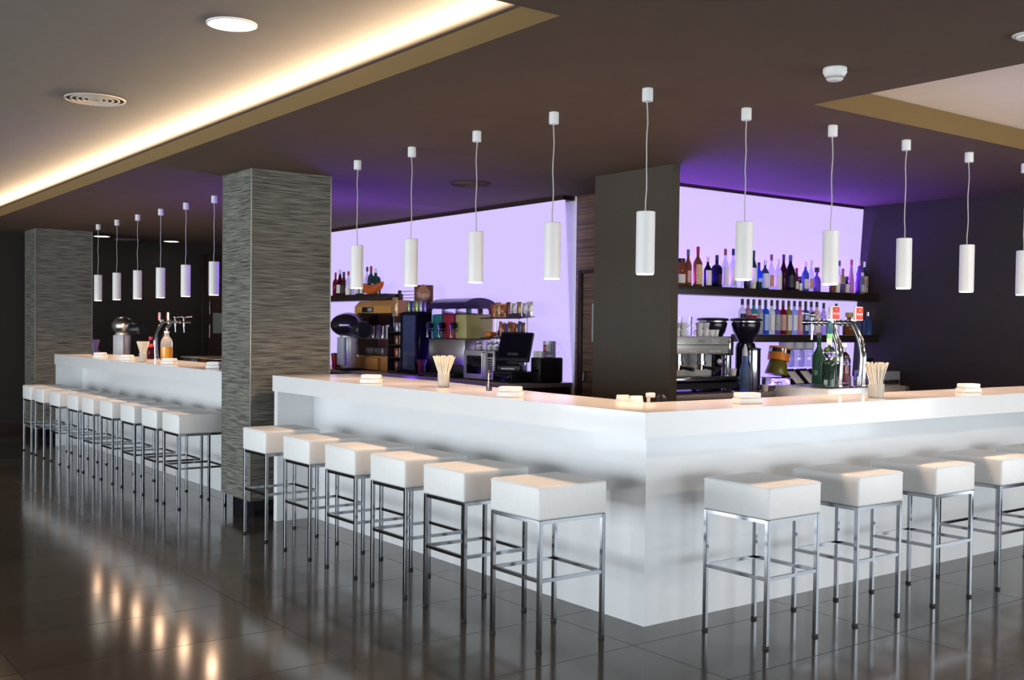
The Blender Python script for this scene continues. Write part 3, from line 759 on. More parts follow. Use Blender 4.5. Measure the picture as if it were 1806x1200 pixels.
MB().lathe([(.02, .20), (.03, .215), (.03, .235), (.015, .25)], seg=16).build('head', m_blackp, t)

# ------------------------------------------------------------------ beer taps
def tap_tower(label, loc, rotz, z0):
    # local: guests stand at -Y, the spouts reach out to +Y
    t = thing('beer_tap_tower', label, 'beer tap', loc, rotz)
    MB().cyl(0, 0, 0, .014, .038, seg=24, bev=.003).build('base_flange', m_chrome, t)
    n = 14; pts = []; rr = []
    for i in range(n+1):
        u = i/n
        pts.append((0, -.012*math.sin(PI*u)+.075*(max(0, u-.40)/.60)**2, .012+.405*u))
        rr.append(.029-.009*u)
    MB().tube(pts, rr, 16).build('column', m_chrome, t)
    yt, zt_ = pts[-1][1], pts[-1][2]
    MB().tube([(0, yt-.02, zt_), (0, yt+.175, zt_)], .014, 12).lathe([(.019, 0), (.019, .03)], seg=16, mtx=Matrix.Translation((0, yt+.170, zt_)) @ Matrix.Rotation(R(-90), 4, 'X')).build('arm', m_chrome, t)
    s = MB().tube([(0, yt+.13, zt_), (0, yt+.13, zt_-.05)], .012, 12).tube([(0, yt+.13, zt_-.045), (0, yt+.135, zt_-.115)], .0065, 10).build('spout', m_chrome, t)
    l = MB().tube([(0, yt+.13, zt_), (0, yt+.13, zt_+.045)], .009, 10).ball(0, yt+.13, zt_+.05, .020, seg=14, n=8).build('tap_valve', m_chrome, t)
    MB().tube([(0, yt+.13, zt_+.052), (0, yt+.21, zt_+.060)], [.006, .0045], 8).ball(0, yt+.21, zt_+.060, .009, seg=10, n=6).build('lever', m_whitep, l)
    for k in (.045, .085):
        MB().lathe([(.021, -.008), (.021, .008)], seg=16, mtx=Matrix.Translation((0, yt+k, zt_)) @ Matrix.Rotation(R(90), 4, 'X')).build('collar', m_steel, t)
    MB().box(-.008, .008, yt-.040, yt+.006, zt_-.004, zt_+.024).build('badge_post', m_chrome, t)
    sg = MB().box(-.040, .040, yt-.052, yt-.032, zt_+.016, zt_+.106, .003).build('badge', m_whitep, t)
    MB().box(-.0345, .0345, yt-.0545, yt-.0515, zt_+.022, zt_+.100, .0008, 1).build('badge_face', m_red, sg)
    text_mesh('badge_lettering', 'Estrella', .021, m_whitep, sg, (0, yt-.0550, zt_+.058), (R(90), 0, 0))
    text_mesh('badge_small_lettering', 'Damm', .011, m_gold, sg, (0, yt-.0550, zt_+.042), (R(90), 0, 0))
    st_ = []
    for i in range(10):
        q = .0095 if i % 2 == 0 else .0042; a = PI/2+i*PI/5
        st_.append((q*math.cos(a), q*math.sin(a)))
    star = MB().prism(st_, 0, .001).build('badge_star', m_gold, sg)
    star.location = (0, yt-.0550, zt_+.084); star.rotation_euler = (R(90), 0, 0)
    return t
ZT = 1.175
t = thing('drip_tray', 'stainless steel drip tray block under the front beer taps', 'drip tray', (0, 0, 0))
MB().box(1.76, 2.60, .205, .62, .921, ZT, .004).build('tray_body', m_steel, t)
mb = MB()
for k in range(18): mb.box(1.79+.045*k, 1.803+.045*k, .36, .60, ZT, ZT+.004)
mb.build('grille', m_chrome, t)
T1 = tap_tower('chrome beer tap with red sign, left of the two front taps', (1.985, .30, ZT+.001), 0, 0)
T1['group'] = 'chrome beer taps'
copy_tree(T1, (2.235, .30, ZT+.001), 0, 'chrome beer tap with red sign, right of the two front taps')
copy_tree(T1, (.19, 8.15, 1.1405), -PI/2-.25, 'chrome beer tap with red sign, left of the two rear taps')
copy_tree(T1, (.19, 7.87, 1.1405), -PI/2-.25, 'chrome beer tap with red sign, right of the two rear taps')
t = thing('drip_tray', 'black drip tray on the rear counter beside the beer taps', 'drip tray', (.36, 7.20, 1.0405))
MB().box(-.02, .5, -.45, .55, 0, .125, .01).build('tray_body', m_blackg, t)
MB().box(-.03, .51, -.46, .56, .125, .138, .004).build('rim', m_steel, t)
# bottles around the taps
def tall_bottle(loc, label, prof, parts, mm, group=None):
    t = thing('bottle', label, 'bottle', loc, 0, group)
    MB().lathe(prof, seg=24).build('glass_body', mm, t)
    for nm, pr, m_ in parts: MB().lathe(pr, seg=20).build(nm, m_, t)
    return t
LB = tall_bottle((1.885, .295, ZT+.0045), 'large clear bottle of dark green liqueur, white neck and blue pourer, beside the tap',
    [(.052, 0), (.056, .005), (.056, .175), (.050, .188), (.022, .20), (.020, .205), (.044, .235), (.046, .262), (.038, .285), (.018, .31), (.016, .40)],
    [('neck_label', [(.0175, .315), (.0200, .32), (.0200, .385), (.0185, .39)], m_cream), ('neck_band', [(.0205, .36), (.0205, .395)], mat('leaf_green_band', (.15, .55, .20), .5)), ('pourer', [(.024, .397), (.026, .402), (.024, .455), (.012, .49)], mat('petrol_blue_plastic', (.01, .07, .12), .4)), ('liqueur', [(.0535, .008), (.0535, .172)], BM['green'])], m_glass)
LB.scale = (.86, .86, .86)
tall_bottle((2.13, .56, ZT+.0045), 'dark green bottle standing behind the left tap column', [(.042, 0), (.044, .01), (.044, .19), (.014, .25), (.014, .33)], [('cap', [(.017, .31), (.017, .345)], m_blackp)], BM['green'])
tall_bottle((2.40, .56, ZT+.0045), 'clear bottle half full of red syrup behind the right tap column', [(.046, 0), (.048, .006), (.048, .16), (.040, .19), (.019, .215), (.019, .26)],
    [('syrup', [(.0455, .006), (.0455, .125)], BM['redg']), ('cap', [(.021, .25), (.021, .275)], m_whitep)], m_glass)
t = thing('herb_glass', 'small glass with fresh green mint and limes between the tap columns', 'herb glass', (2.13, .43, ZT+.0045))
MB().lathe([(.030, 0), (.034, .004), (.040, .075), (.037, .075), (.031, .008)], seg=18).build('glass', m_glassp, t)
m_mint = mat('mint_green_leaf', (.16, .32, .02), .5, var=.3)
for i in range(26):
    a = i*2.4; z = .05+.004*i; q = .034*(1-i/40)+.006
    MB().ball(0, 0, 0, .022, .013, .006, seg=8, n=5, mtx=Matrix.Translation((q*math.cos(a), q*math.sin(a), z+.03)) @ Matrix.Rotation(a, 4, 'Z') @ Matrix.Rotation(R(-35), 4, 'Y')).build('mint_leaf', m_mint, t)
tag(MB().lathe([(.030, 0), (.033, .004), (.036, .07), (.033, .07), (.030, .007)], seg=18).build('glass', m_glassp, loc=(2.085, .25, ZT+.0005)), 'small clear glass between the feet of the two front tap columns', 'glass')
# rear counter bottles
tall_bottle((.11, 7.57, HT+.0005), 'clear bottle half full of yellow liqueur at the rear taps', [(.060, 0), (.064, .01), (.064, .19), (.052, .23), (.026, .26), (.024, .30)],
    [('liqueur', [(.0645, .008), (.0648, .012), (.0648, .145)], mat('yellow_liqueur', (.75, .38, .03), .1, trans=.4, var=0)), ('neck_ring', [(.028, .295), (.028, .315)], m_whitep), ('pourer', [(.010, .315), (.006, .35)], m_steel)], m_cup)
tall_bottle((.07, 7.98, HT+.0005), 'dark red bottle left of the rear beer taps', [(.036, 0), (.040, .01), (.040, .14), (.018, .185), (.017, .23)], [('cap', [(.020, .215), (.020, .25)], CM['red']), ('shoulder_label', [(.0415, .135), (.031, .172)], LM['red'])], BM['wine'])

# ------------------------------------------------------------------ citrus juicers
def juicer(label, loc, rotz, w_, hb, rd, hd, mdome, mbody):
    # local: front is -Y, the black snout reaches out to +X
    t = thing('citrus_juicer', label, 'juicer', loc, rotz, 'citrus juicers')
    MB().box(-w_/2, w_/2, -.12, .12, 0, .03, .01).build('base', m_blackp, t)
    b = MB().lathe([(w_*.42, .03), (w_*.47, .05), (w_*.52, hb*.85), (w_*.46, hb)], seg=20, rot0=PI/20).build('body', mbody, t)
    MB().box(-w_*.36, w_*.44, -w_*.56, -w_*.40, .06, hb*.92, .008).build('front_panel', mat('pale_grey_panel', (.42, .47, .55), .35), b)
    MB().ball(0, 0, hb+hd*.42, rd, rd*.8, hd*.55, seg=32, n=16).build('dome', mdome, t)
    MB().lathe([(rd*.985, 0), (rd*1.0, .006), (rd*.985, .012)], seg=32, sy=.8, mtx=Matrix.Translation((0, 0, hb+hd*.36))).build('dome_seam', m_chrome, t)
    MB().lathe([(hd*.36, 0), (hd*.40, .02), (hd*.38, .17), (hd*.33, .185)], seg=20, mtx=Matrix.Translation((rd*.78, 0, hb+hd*.22)) @ Matrix.Rotation(R(90), 4, 'Y')).build('snout', m_blackp, t)
    return t
juicer('chrome dome juicer on the rear bar behind the straw cup', (.56, 10.62, 1.0405), -.93, .20, .37, .160, .225, m_steel, m_satin)
juicer('large dark dome juicer on the left back bar beside the column', (1.98, 6.93, ZB+.0005), -PI/2, .20, .41, .245, .255, mat('smoked_dark_dome', (.10, .09, .13), .12, metal=.9), m_satin)
o = thing('tumbler', 'red tumbler with lid between column and dark juicer', 'tumbler', (1.985, 7.27, ZB+.0005)); MB().lathe([(.032, 0), (.045, .17), (.042, .17), (.03, .01)], seg=20).build('cup', CM['red'], o); MB().lathe([(.048, .168), (.048, .18), (.02, .19)], seg=20).build('lid', m_blackp, o)
o = thing('cocktail_shaker', 'steel cocktail shaker cup left of the dark juicer', 'shaker', (1.985, 7.15, ZB+.0005)); MB().lathe([(.034, 0), (.046, .16), (.044, .16), (.032, .01)], seg=20).build('cup', m_chrome, o)

# ------------------------------------------------------------------ mustard display warmer
t = thing('food_warmer', 'mustard yellow glazed food warmer beside the dark juicer', 'food warmer', (2.20, 6.74, ZB+.0005), -PI/2)
W, D = .84, .285
MB().box(-W/2, W/2, .02, D, 0, .17, .01).box(-W/2+.02, W/2-.30, -.02, .03, .01, .15, .008).build('base_cabinet', m_yellow, t)
hd_ = MB().extrude_x([(-.02, .655), (-.02, .735), (.05, .80), (.22, .80), (D, .76), (D, .655)], -W/2, W/2).build('hood', m_yellow, t, smooth=30)
MB().box(-.24, .02, -.026, -.018, .665, .725, .003).build('control_panel', m_blackp, hd_)
MB().box(-.10, .0, -.030, -.025, .675, .715, .002).build('display', m_screen, hd_)
for x in (-W/2+.02, W/2-.06, W/2-.02):
    MB().box(x-.011, x+.011, .0, .022, .17, .655).build('chrome_post', m_chrome, t)
for x in (-W/2+.015, W/2-.015): MB().box(x-.011, x+.011, D-.03, D-.008, .17, .655).build('rear_post', m_chrome, t)
MB().box(-W/2+.03, W/2-.07, .006, .012, .172, .653).build('glass_front', m_glassp, t)
MB().box(-W/2, W/2, D-.008, D, .17, .655).build('back_panel', m_kraft, t)
MB().box(-W/2, -W/2+.008, .03, D-.03, .17, .655).build('side_panel', m_kraft, t)
MB().box(-W/2+.03, W/2-.03, .03, D-.02, .36, .372).build('wire_shelf', m_steel, t)
for k in range(5):
    o = tag(MB().cyl(0, 0, 0, .15-.01*(k % 2), .030, .027, seg=14).build('canister', [m_whitep, m_steel, m_cream, m_steel, m_whitep][k], loc=(2.30, 7.02-.11*k, ZB+.373)), 'canister inside the mustard food warmer, %s from its left end' % ORD[k], 'canister', 'canisters in the food warmer')
for k in range(3):
    tag(MB().box(-.10, .10, -.07, .07, 0, .09, .01).build('steel_pan', m_steel, loc=(2.345, 6.99-.23*k, ZB+.171), rotz=-PI/2), 'steel pan in the lower half of the food warmer, %s from its left end' % ORD[k], 'pan', 'pans in the food warmer')

# ------------------------------------------------------------------ snack strip, fridge, sign, snack bags
def bag(loc, rotz, w_, h, d_, m_, label, group, cat='snack bag'):
    t = thing('snack_bag', label, cat, loc, rotz, group)
    mb = MB(); bm = mb.bm; n = 6; rows = []
    for i in range(n+1):
        u = i/n; th = d_*.33*math.sin(PI*min(max(u, .04), .96))**.6; wv = w_/2*(1-.10*math.sin(PI*u)); z = h*u
        rows.append([bm.verts.new((x, y, z)) for x, y in ((-wv+random.uniform(-.004, .004), random.uniform(-.004, .004)), (-wv*.5, -th), (wv*.5, -th), (wv, 0), (wv*.5, th), (-wv*.5, th))])
    for a, b in zip(rows, rows[1:]):
        for i in range(6): bm.faces.new((a[i], a[(i+1) % 6], b[(i+1) % 6], b[i]))
    bm.faces.new(rows[0]); bm.faces.new(rows[-1])
    mb.build('pouch', m_, t, smooth=20)
    MB().box(-w_/2*.98, w_/2*.98, -.002, .002, h-.002, h+.014).build('crimped_seal', m_, t)
    return t
BGM = [mat('snack_foil_%s' % n, c, .3, metal=.25, var=.6, nscale=30) for n, c in (('green', (.22, .24, .10)), ('navy', (.06, .06, .20)), ('lime', (.26, .30, .08)), ('grey', (.25, .25, .30)), ('violet', (.10, .06, .22)), ('tan', (.42, .26, .10)), ('white', (.62, .58, .55)), ('brown', (.18, .07, .03)), ('rust', (.35, .10, .05)))]
t = thing('snack_stand', 'narrow dark stand of little packets between food warmer and drinks fridge', 'snack stand', (2.10, 6.145, ZB+.0005), -PI/2)
MB().box(-.11, .11, 0, .16, 0, .02).box(-.11, .11, .14, .16, .02, .62).box(-.11, -.10, .0, .14, .02, .50).build('frame', m_blackp, t)
for k in range(4): MB().box(-.10, .11, 0, .14, .14*k+.02, .14*k+.028).build('tier', m_wood2, t)
for k in range(4):
    for j in range(2):
        bag((2.17, 6.192-.098*j, ZB+.0295+.14*k), -PI/2, .08, .085, .04, BGM[(7, 4, 8, 6, 7, 5, 3, 6)[k*2+j]], 'small packet on the narrow dark stand, %s tier up, %s' % (ORD[k], 'left' if j == 0 else 'right'), 'packets on the narrow stand')
bag((2.16, 6.20, ZB+.621), -PI/2, .12, .19, .05, BGM[5], 'tall tan snack bag on top of the narrow dark stand', 'bags on the fridge')
t = thing('drinks_fridge', 'tall black display fridge with narrow glass door on the left back bar', 'fridge', (2.04, 5.72, ZB+.0005), -PI/2)
MB().box(-.17, .17, .03, .38, 0, .665, .008).build('case', m_blackg, t)
dr = MB().box(-.165, -.14, 0, .028, .02, .655).box(.14, .165, 0, .028, .02, .655).box(-.14, .14, 0, .028, .02, .05).box(-.14, .14, 0, .028, .625, .655).build('door', m_blackg, t)
MB().box(-.14, .14, .012, .02, .05, .625).build('door_glass', mat('dim_teal_door_glass', (.045, .065, .07), .06), dr)
MB().box(.145, .158, -.012, 0, .08, .60).build('door_handle', m_chrome, dr)
for k, (g, n_) in enumerate(((0, 'green'), (1, 'navy'), (2, 'lime'), (3, 'grey'), (4, 'violet'))):
    bag((2.12, 5.86-.08*k, ZB+.666), -PI/2+random.uniform(-.1, .1), .085, .10, .045, BGM[g], '%s snack bag standing on the black drinks fridge, %s from the left' % (n_, ORD[k]), 'bags on the fridge')
t = thing('sign_box', 'brown sign box with flame-shaped emblem above the drinks fridge', 'sign', (2.29, 5.83, ZB+.666), -.66)
MB().box(-.10, .10, 0, .08, 0, .29, .004).build('carton', m_kraft, t)
MB().extrude_x([(-.003, .13), (-.003, .14), (-.001, .14), (-.001, .13)], -.001, .001).build('emblem_core', m_kraft, t)
em = []
for i in range(24):
    a = -PI/2+2*PI*i/24; q = .075
    x, y = q*math.cos(a), q*math.sin(a)
    if y > .045: y = .045+(y-.045)*1.9; x *= .75 if y > .08 else .95
    em.append((x, y))
o = MB().prism(em, 0, .0015).build('emblem', mat('tan_emblem', (.42, .19, .09), .6), t); o.location = (0, -.0015, .195); o.rotation_euler = (R(90), 0, 0)
text_mesh('emblem_lettering', 'lago', .070, m_cream, t, (0, -.0035, .185), (R(90), 0, 0))
straw_cup(2.02, 5.42, ZB+.0005, 'dark cup of red and black straws in front of the slush machine', m_glassp, [CM['red'], m_blackp, m_blackp], n=16, rt_=.06, h=.17)

# ------------------------------------------------------------------ slush machine
t = thing('slush_machine', 'steel slush machine with green, red and yellow tanks', 'slush machine', (2.09, 5.07, ZB+.0005), -PI/2)
W = .66
MB().box(-W/2, W/2, .02, .40, .03, .13, .005).box(-W/2+.02, W/2-.02, .05, .38, 0, .03).build('lower_case', m_blackp, t)
MB().box(-W/2, W/2, 0, .40, .13, .385, .008).build('steel_case', m_steel, t)
MB().box(-W/2+.02, W/2-.02, -.14, .02, .02, .045, .004).build('drip_tray', m_blackp, t)
for k, (n_, c) in enumerate((('green', (.01, .22, .15)), ('red', (.40, .015, .04)), ('yellow', (.55, .50, .16)))):
    x = -.22+.22*k
    tk = MB().box(x-.10, x+.10, .02, .36, .385, .695, .02).build('tank', m_glassp, t); tk['label'] = '%s slush tank' % n_
    sl = mat('%s_slush' % n_, c, .35, var=.1); MB().box(x-.092, x+.092, .028, .352, .392, .635, .016).build('slush', sl, tk)
    pr = []
    for i in range(13):
        a = PI*i/12; pr.append((.19-.215*math.cos(a), .695+.105*math.sin(a)))
    MB().extrude_x(pr, x-.108, x+.108).build('lid', mat('dark_violet_lid', (.035, .02, .09), .25), tk)
    f = MB().lathe([(.03, 0), (.034, .01), (.034, .05), (.028, .055)], seg=20, mtx=Matrix.Translation((x-.085, .02, .52)) @ Matrix.Rotation(R(90), 4, 'X')).build('knob', m_blackp, t)
    MB().tube([(x-.06, .02, .47), (x-.06, -.045, .47), (x-.06, -.045, .40)], .014, 12).tube([(x-.06, -.045, .48), (x-.06, -.06, .53)], .006, 8).build('tap', m_chrome, t)

# ------------------------------------------------------------------ microwave, jars, snack rack
t = thing('microwave', 'steel microwave oven with dark window on the left back bar', 'microwave', (2.03, 4.41, ZB+.0005), -PI/2)
W, H = .51, .285
MB().box(-W/2, W/2, .015, .36, .012, H, .006).build('case', m_blackp, t)
MB().box(-W/2, .12, 0, .016, .012, H, .003).build('door', m_satin, t)
MB().box(-.20, .07, -.003, .001, .06, .235, .002).build('door_window', m_blackg, t)
MB().tube([(.10, -.002, .03), (.10, -.03, .04), (.10, -.03, .26), (.10, -.002, .27)], .007, 10).build('door_handle', m_steel, t)
cp = MB().box(.122, W/2, 0, .016, .012, H, .003).build('control_panel', m_satin, t)
MB().box(.15, .235, -.002, .001, .225, .262).build('display', m_blackg, cp)
mb = MB()
for i in range(6):
    for j in range(3): mb.box(.155+.027*j, .175+.027*j, -.003, .001, .085+.022*i, .099+.022*i)
mb.build('keypad', m_blackp, cp)
MB().lathe([(.016, 0), (.016, .014), (.012, .018)], seg=20, mtx=Matrix.Translation((.19, 0, .05)) @ Matrix.Rotation(R(90), 4, 'X')).build('dial', m_chrome, cp)
mb = MB()
for x in (-.2, .2):
    for y in (.05, .3): mb.cyl(x, y, 0, .012, .015, seg=10)
mb.build('feet', m_rubber, t)
for k, y in enumerate((4.50, 4.315, 4.23)):
    t = thing('glass_jar', 'clear lidded glass jar on the microwave, %s' % ('alone on the left' if k == 0 else ('middle one' if k == 1 else 'rightmost')), 'jar', (2.10, y, ZB+H+.001), 0, 'jars on the microwave')
    MB().lathe([(.036, 0), (.040, .006), (.040, .055), (.030, .066), (.030, .070), (.027, .070), (.026, .062), (.036, .052), (.036, .008)], seg=20).build('jar_body', m_glass, t)
    MB().lathe([(.033, .0), (.033, .04)], seg=18, mtx=Matrix.Translation((0, 0, .007))).build('white_filling', m_whitep, t)
    MB().lathe([(.032, .070), (.034, .073), (.034, .082), (.028, .086)], seg=20).build('lid', m_steel, t)
t = thing('snack_rack', 'two-tier dark snack rack above the microwave', 'snack rack', (2.25, 4.32, ZB+.0005), -PI/2)
for z, x0, x1 in ((.395, -.36, .24), (.590, -.36, .27)):
    MB().extrude_x([(-.02, z), (.17, z+.02), (.17, z+.028), (-.02, z+.008)], x0, x1).build('tier', m_wood2, t)
for x, zb in ((-.25, H), (.12, H), (.25, 0)): MB().tube([(x, .10, zb+.001 if zb else 0), (x, .10, .60)], .006, 8).build('post', m_steel, t)
m_arch = mat('dark_violet_arch', (.03, .02, .05), .4)
def arch(x, y, z, w_, h): return [(x+w_*math.cos(PI*i/16), z+h*math.sin(PI*i/16)) for i in range(17)]
for (x, y, z, w_, h, n_) in ((-.20, .165, .425, .12, .10, 'arched_back'), (.21, -.022, .60, .12, .045, 'arched_front')):
    o = MB().prism(arch(x, y, 0, w_, h), 0, .006).build(n_, m_arch, t); o.location = (0, y, z); o.rotation_euler = (R(90), 0, 0)
for k in range(8):
    bag((2.33, 4.60-.085*k, ZB+.6125), -PI/2+random.uniform(-.25, .25), .088, .115+.012*(k % 2), .05, BGM[(8, 5, 8, 7, 6, 5, 6, 6)[k]], 'crumpled snack bag on the top tier of the rack, %s from the left' % ORD[k], 'bags on the snack rack')
for k in range(8):
    bag((2.33, 4.47-.052*k, ZB+.418), -PI/2+random.uniform(-.25, .25), .058, .135-.01*(k % 3), .045, BGM[(8, 7, 4, 7, 8, 7, 1, 7)[k]], 'dark snack bag on the lower tier of the rack, %s from the left' % ORD[k], 'bags on the snack rack')
tag(MB().box(-.05, .05, -.04, .04, 0, .05, .02, 3).build('biscuit_pack', m_orange, loc=(2.30, 4.60, ZB+.416), rotz=-PI/2), 'orange pack at the left end of the lower rack tier', 'biscuit pack')

# ------------------------------------------------------------------ till, printer, mug
t = thing('cash_drawer', 'black cash drawer under the till', 'cash drawer', (2.00, 3.985, ZB+.0005), -PI/2)
MB().box(-.145, .145, 0, .34, 0, .10, .004).build('case', m_blackp, t)
MB().box(-.135, .135, -.006, 0, .012, .088, .002).build('drawer_front', m_blackg, t)
MB().lathe([(.009, 0), (.009, .006)], seg=14, mtx=Matrix.Translation((.10, -.006, .05)) @ Matrix.Rotation(R(90), 4, 'X')).build('lock', m_steel, t)
t = thing('till', 'black touch screen till leaning back on the cash drawer', 'till', (2.07, 3.955, ZB+.101), -PI/2+.5)
MB().box(-.12, .12, -.04, .12, 0, .06, .01).box(-.06, .06, .05, .10, .06, .18, .01).build('stand', m_blackp, t)
MB().box(-.07, .07, -.055, -.049, .02, .035).build('key_strip', m_screen, t)
TM = Matrix.Translation((0, .03, .10)) @ Matrix.Rotation(R(-24), 4, 'X')
MB().box(-.165, .165, 0, .04, 0, .29, .008, mtx=TM).build('screen_case', m_blackp, t)
MB().box(-.148, .148, -.002, .001, .03, .268, mtx=TM).build('screen', m_blackg, t)
t = thing('receipt_printer', 'black box printer at the right end of the left back bar', 'printer', (2.37, 3.77, ZB+.0005), -PI/2)
MB().box(-.075, .075, -.15, .12, 0, .235, .015).build('case', m_blackp, t)
MB().box(-.05, .05, -.153, -.148, .10, .125).build('paper_slot', m_blackg, t)
for k, y in enumerate((3.80, 3.735)):
    tag(MB().lathe([(.028, 0), (.030, .004), (.030, .052), (.028, .056)], seg=20).build('paper_roll', m_whitep, loc=(2.26, y, ZB+.236)), 'white paper roll on the black printer, %s of the mug' % ('far left' if k == 0 else 'just left'), 'paper roll', 'paper rolls on the printer')
t = thing('beer_mug', 'big glass mug with red and white print on the black printer', 'mug', (2.40, 3.79, ZB+.236), -PI/2+.5)
MB().lathe([(.055, 0), (.060, .006), (.060, .15), (.056, .15), (.054, .012)], seg=24).build('glass', mat('milky_mug_glass', (.75, .75, .82), .1, trans=.5, var=0), t)
MB().tube([(.058, 0, .125), (.105, 0, .12), (.115, 0, .075), (.09, 0, .04), (.058, 0, .03)], .008, 8).build('handle', m_glassp, t)
MB().box(-.040, -.005, -.0605, -.050, .05, .115, .003).build('red_print', CM['red'], t)
MB().box(-.003, .038, -.0605, -.048, .03, .12, .003).build('grey_print', LM['ash'], t)

# ------------------------------------------------------------------ espresso machine and cups
t = thing('espresso_machine', 'wide steel two-group espresso machine on the right back bar', 'espresso machine', (0, 0, ZB+.0005))
x0, x1, y0, y1 = 2.0, 2.78, 1.94, 2.42
MB().box(x0, x1, y0, y1, .315, .452, .006).build('upper_housing', m_satin, t)
MB().box(x0-.004, x1+.004, y0-.006, y1, .383, .388).build('housing_seam', m_blackp, t)
MB().box(x1, x1+.055, y0-.01, y1, .30, .455, .012).build('end_cheek', m_chrome, t)
MB().box(x0, x1+.02, y0+.20, y1, .13, .315).build('back_plate', m_satin, t)
MB().box(x0, x1+.10, y0-.05, y1, .085, .135, .008).build('drip_tray', m_chrome, t)
MB().box(x0+.02, x1+.10, y0-.02, y1, .035, .085).build('lower_case', m_blackp, t)
for x in (x0+.05, x1+.05):
    for y in (y0+.03, y1-.05): MB().cyl(x, y, 0, .036, .022, seg=14).build('foot', m_blackp, t)
for cx in (2.33, 2.62):
    b = MB()
    for i in range(2):
        for j in range(3): b.cyl(0, 0, 0, .004, .007, seg=10, mtx=Matrix.Translation((cx+(j-1)*.028, y0, .425-.022*i)) @ Matrix.Rotation(R(90), 4, 'X'))
    for j in range(5): b.cyl(0, 0, 0, .004, .007, seg=10, mtx=Matrix.Translation((cx+(j-2)*.026, y0, .335)) @ Matrix.Rotation(R(90), 4, 'X'))
    b.build('buttons', m_whitep, t)
MB().box(2.425, 2.50, y0-.003, y0+.001, .405, .425).build('display', m_screen, t)
for cx in (2.29, 2.55):
    g = MB().cyl(cx, y0+.09, .255, .315, .038, seg=20).cyl(cx, y0+.09, .225, .255, .045, seg=20).build('brew_group', m_chrome, t)
    MB().cyl(cx, y0+.09, .185, .225, .036, .030, seg=18).build('filter_basket', m_chrome, g)
    MB().tube([(cx, y0+.05, .205), (cx-.01, y0-.09, .195)], [.011, .016], 10).build('handle', m_blackp, g)
MB().tube([(2.74, y0+.05, .31), (2.735, y0-.01, .27), (2.66, y0-.02, .19), (2.58, y0-.03, .15)], .006, 8).build('steam_wand', m_chrome, t)
MB().ball(2.665, y0-.005, .255, .020, seg=14, n=8).build('steam_knob', m_whitep, t)
ZE = ZB+.4535
def porcelain(x, y, z, label, h=.055):
    return cup('coffee_cup', (x, y, z), h, .032, m_whitep, label, 'coffee cup', 'cups on the espresso machine', taper=.72, handle=True)
cp0 = None
cl = [(2.27, 2.03, 0, 'lower left white cup of the tall stack on the espresso machine'), (2.27, 2.03, 1, 'upper left white cup of the tall stack on the espresso machine'),
      (2.345, 2.03, 0, 'lower right white cup of the tall stack on the espresso machine'), (2.345, 2.03, 1, 'upper right white cup of the tall stack on the espresso machine'),
      (2.53, 2.03, 0, 'white cup, lower left of the middle group on the espresso machine'), (2.53, 2.03, 1, 'white cup, upper left of the middle group on the espresso machine'),
      (2.605, 2.03, 0, 'white cup, lower right of the middle group on the espresso machine'), (2.605, 2.03, 1, 'white cup, upper right of the middle group on the espresso machine'),
      (2.672, 2.03, 0, 'second white cup from the right end of the espresso machine'), (2.752, 2.06, 0, 'rightmost white cup on the espresso machine')]
for x, y, k, lab in cl:
    if cp0 is None: cp0 = porcelain(x, y, ZE, lab)
    else: copy_tree(cp0, (x, y, ZE+.0555*k), random.uniform(0, 6), lab)
g0 = None
for i, (x, y, k) in enumerate(((2.43, 2.06, 0), (2.43, 2.06, 1), (2.25, 2.14, 0), (2.25, 2.14, 1), (2.33, 2.14, 0), (2.33, 2.14, 1), (2.41, 2.15, 0), (2.41, 2.15, 1))):
    col_ = ('in front', 'behind on the left', 'behind in the middle', 'behind on the right')[i//2]
    lab = 'clear tumbler, %s of the pair %s, on the espresso machine' % (('lower', 'upper')[k], col_)
    if g0 is None:
        g0 = thing('tumbler', lab, 'tumbler', (x, y, ZE), 0, 'tumblers on the espresso machine')
        MB().lathe([(.026, 0), (.030, .004), (.034, .078), (.031, .078), (.026, .008)], seg=16).build('glass', m_glass, g0)
    else: copy_tree(g0, (x, y, ZE+.0785*k), 0, lab)
# ------------------------------------------------------------------ grinders, jugs, siphon, shaker
def grinder(label, x, y):
    t = thing('coffee_grinder', label, 'coffee grinder', (x, y, ZB+.0005), 0, 'black coffee grinders')
    MB().box(-.09, .09, -.11, .11, 0, .05, .01).build('base', m_blackp, t)
    MB().lathe([(.085, .05), (.085, .36), (.075, .40)], seg=24).build('motor_case', m_blackg, t)
    MB().lathe([(.060, .40), (.11, .50), (.125, .56), (.12, .575)], seg=28).build('bean_hopper', mat('smoked_hopper', (.012, .01, .02), .15), t)
    MB().lathe([(.132, .585), (.136, .592), (.132, .605), (.08, .612)], seg=28).build('lid', m_blackp, t)
    MB().lathe([(.115, .575), (.115, .586)], seg=24).build('lid_ring', m_steel, t)
    MB().tube([(-.01, -.08, .22), (-.01, -.14, .21), (-.01, -.15, .18)], .014, 8).build('doser', m_steel, t)
    return t
grinder('black coffee grinder nearer the espresso machine', 3.00, 2.32)
grinder('black coffee grinder to the right, beside the slim bottles', 3.20, 2.125)
def jug(loc, r, h, label, lid):
    t = thing('steel_canister', label, 'canister', loc, 0, 'shiny steel canisters')
    MB().cyl(0, 0, 0, h, r, seg=28, bev=.004).build('body', m_chrome, t)
    if lid: MB().lathe([(r*1.04, h), (r*1.04, h+.012), (r*.4, h+.022)], seg=28).build('lid', m_blackp, t)
    MB().box(-.02, .02, -r-.012, -r+.004, .02, .035, .004).build('tap', m_blackp, t)
    return t
jug((3.065, 1.945, ZB+.0005), .075, .345, 'big steel canister with black lid right of the espresso machine', True)
jug((2.955, 2.12, ZB+.0005), .042, .33, 'slim steel canister between espresso machine and big canister', True)
t = thing('siphon_bottle', 'tall pale blue siphon bottle in front of the steel canisters', 'siphon bottle', (2.90, 1.79, .0))
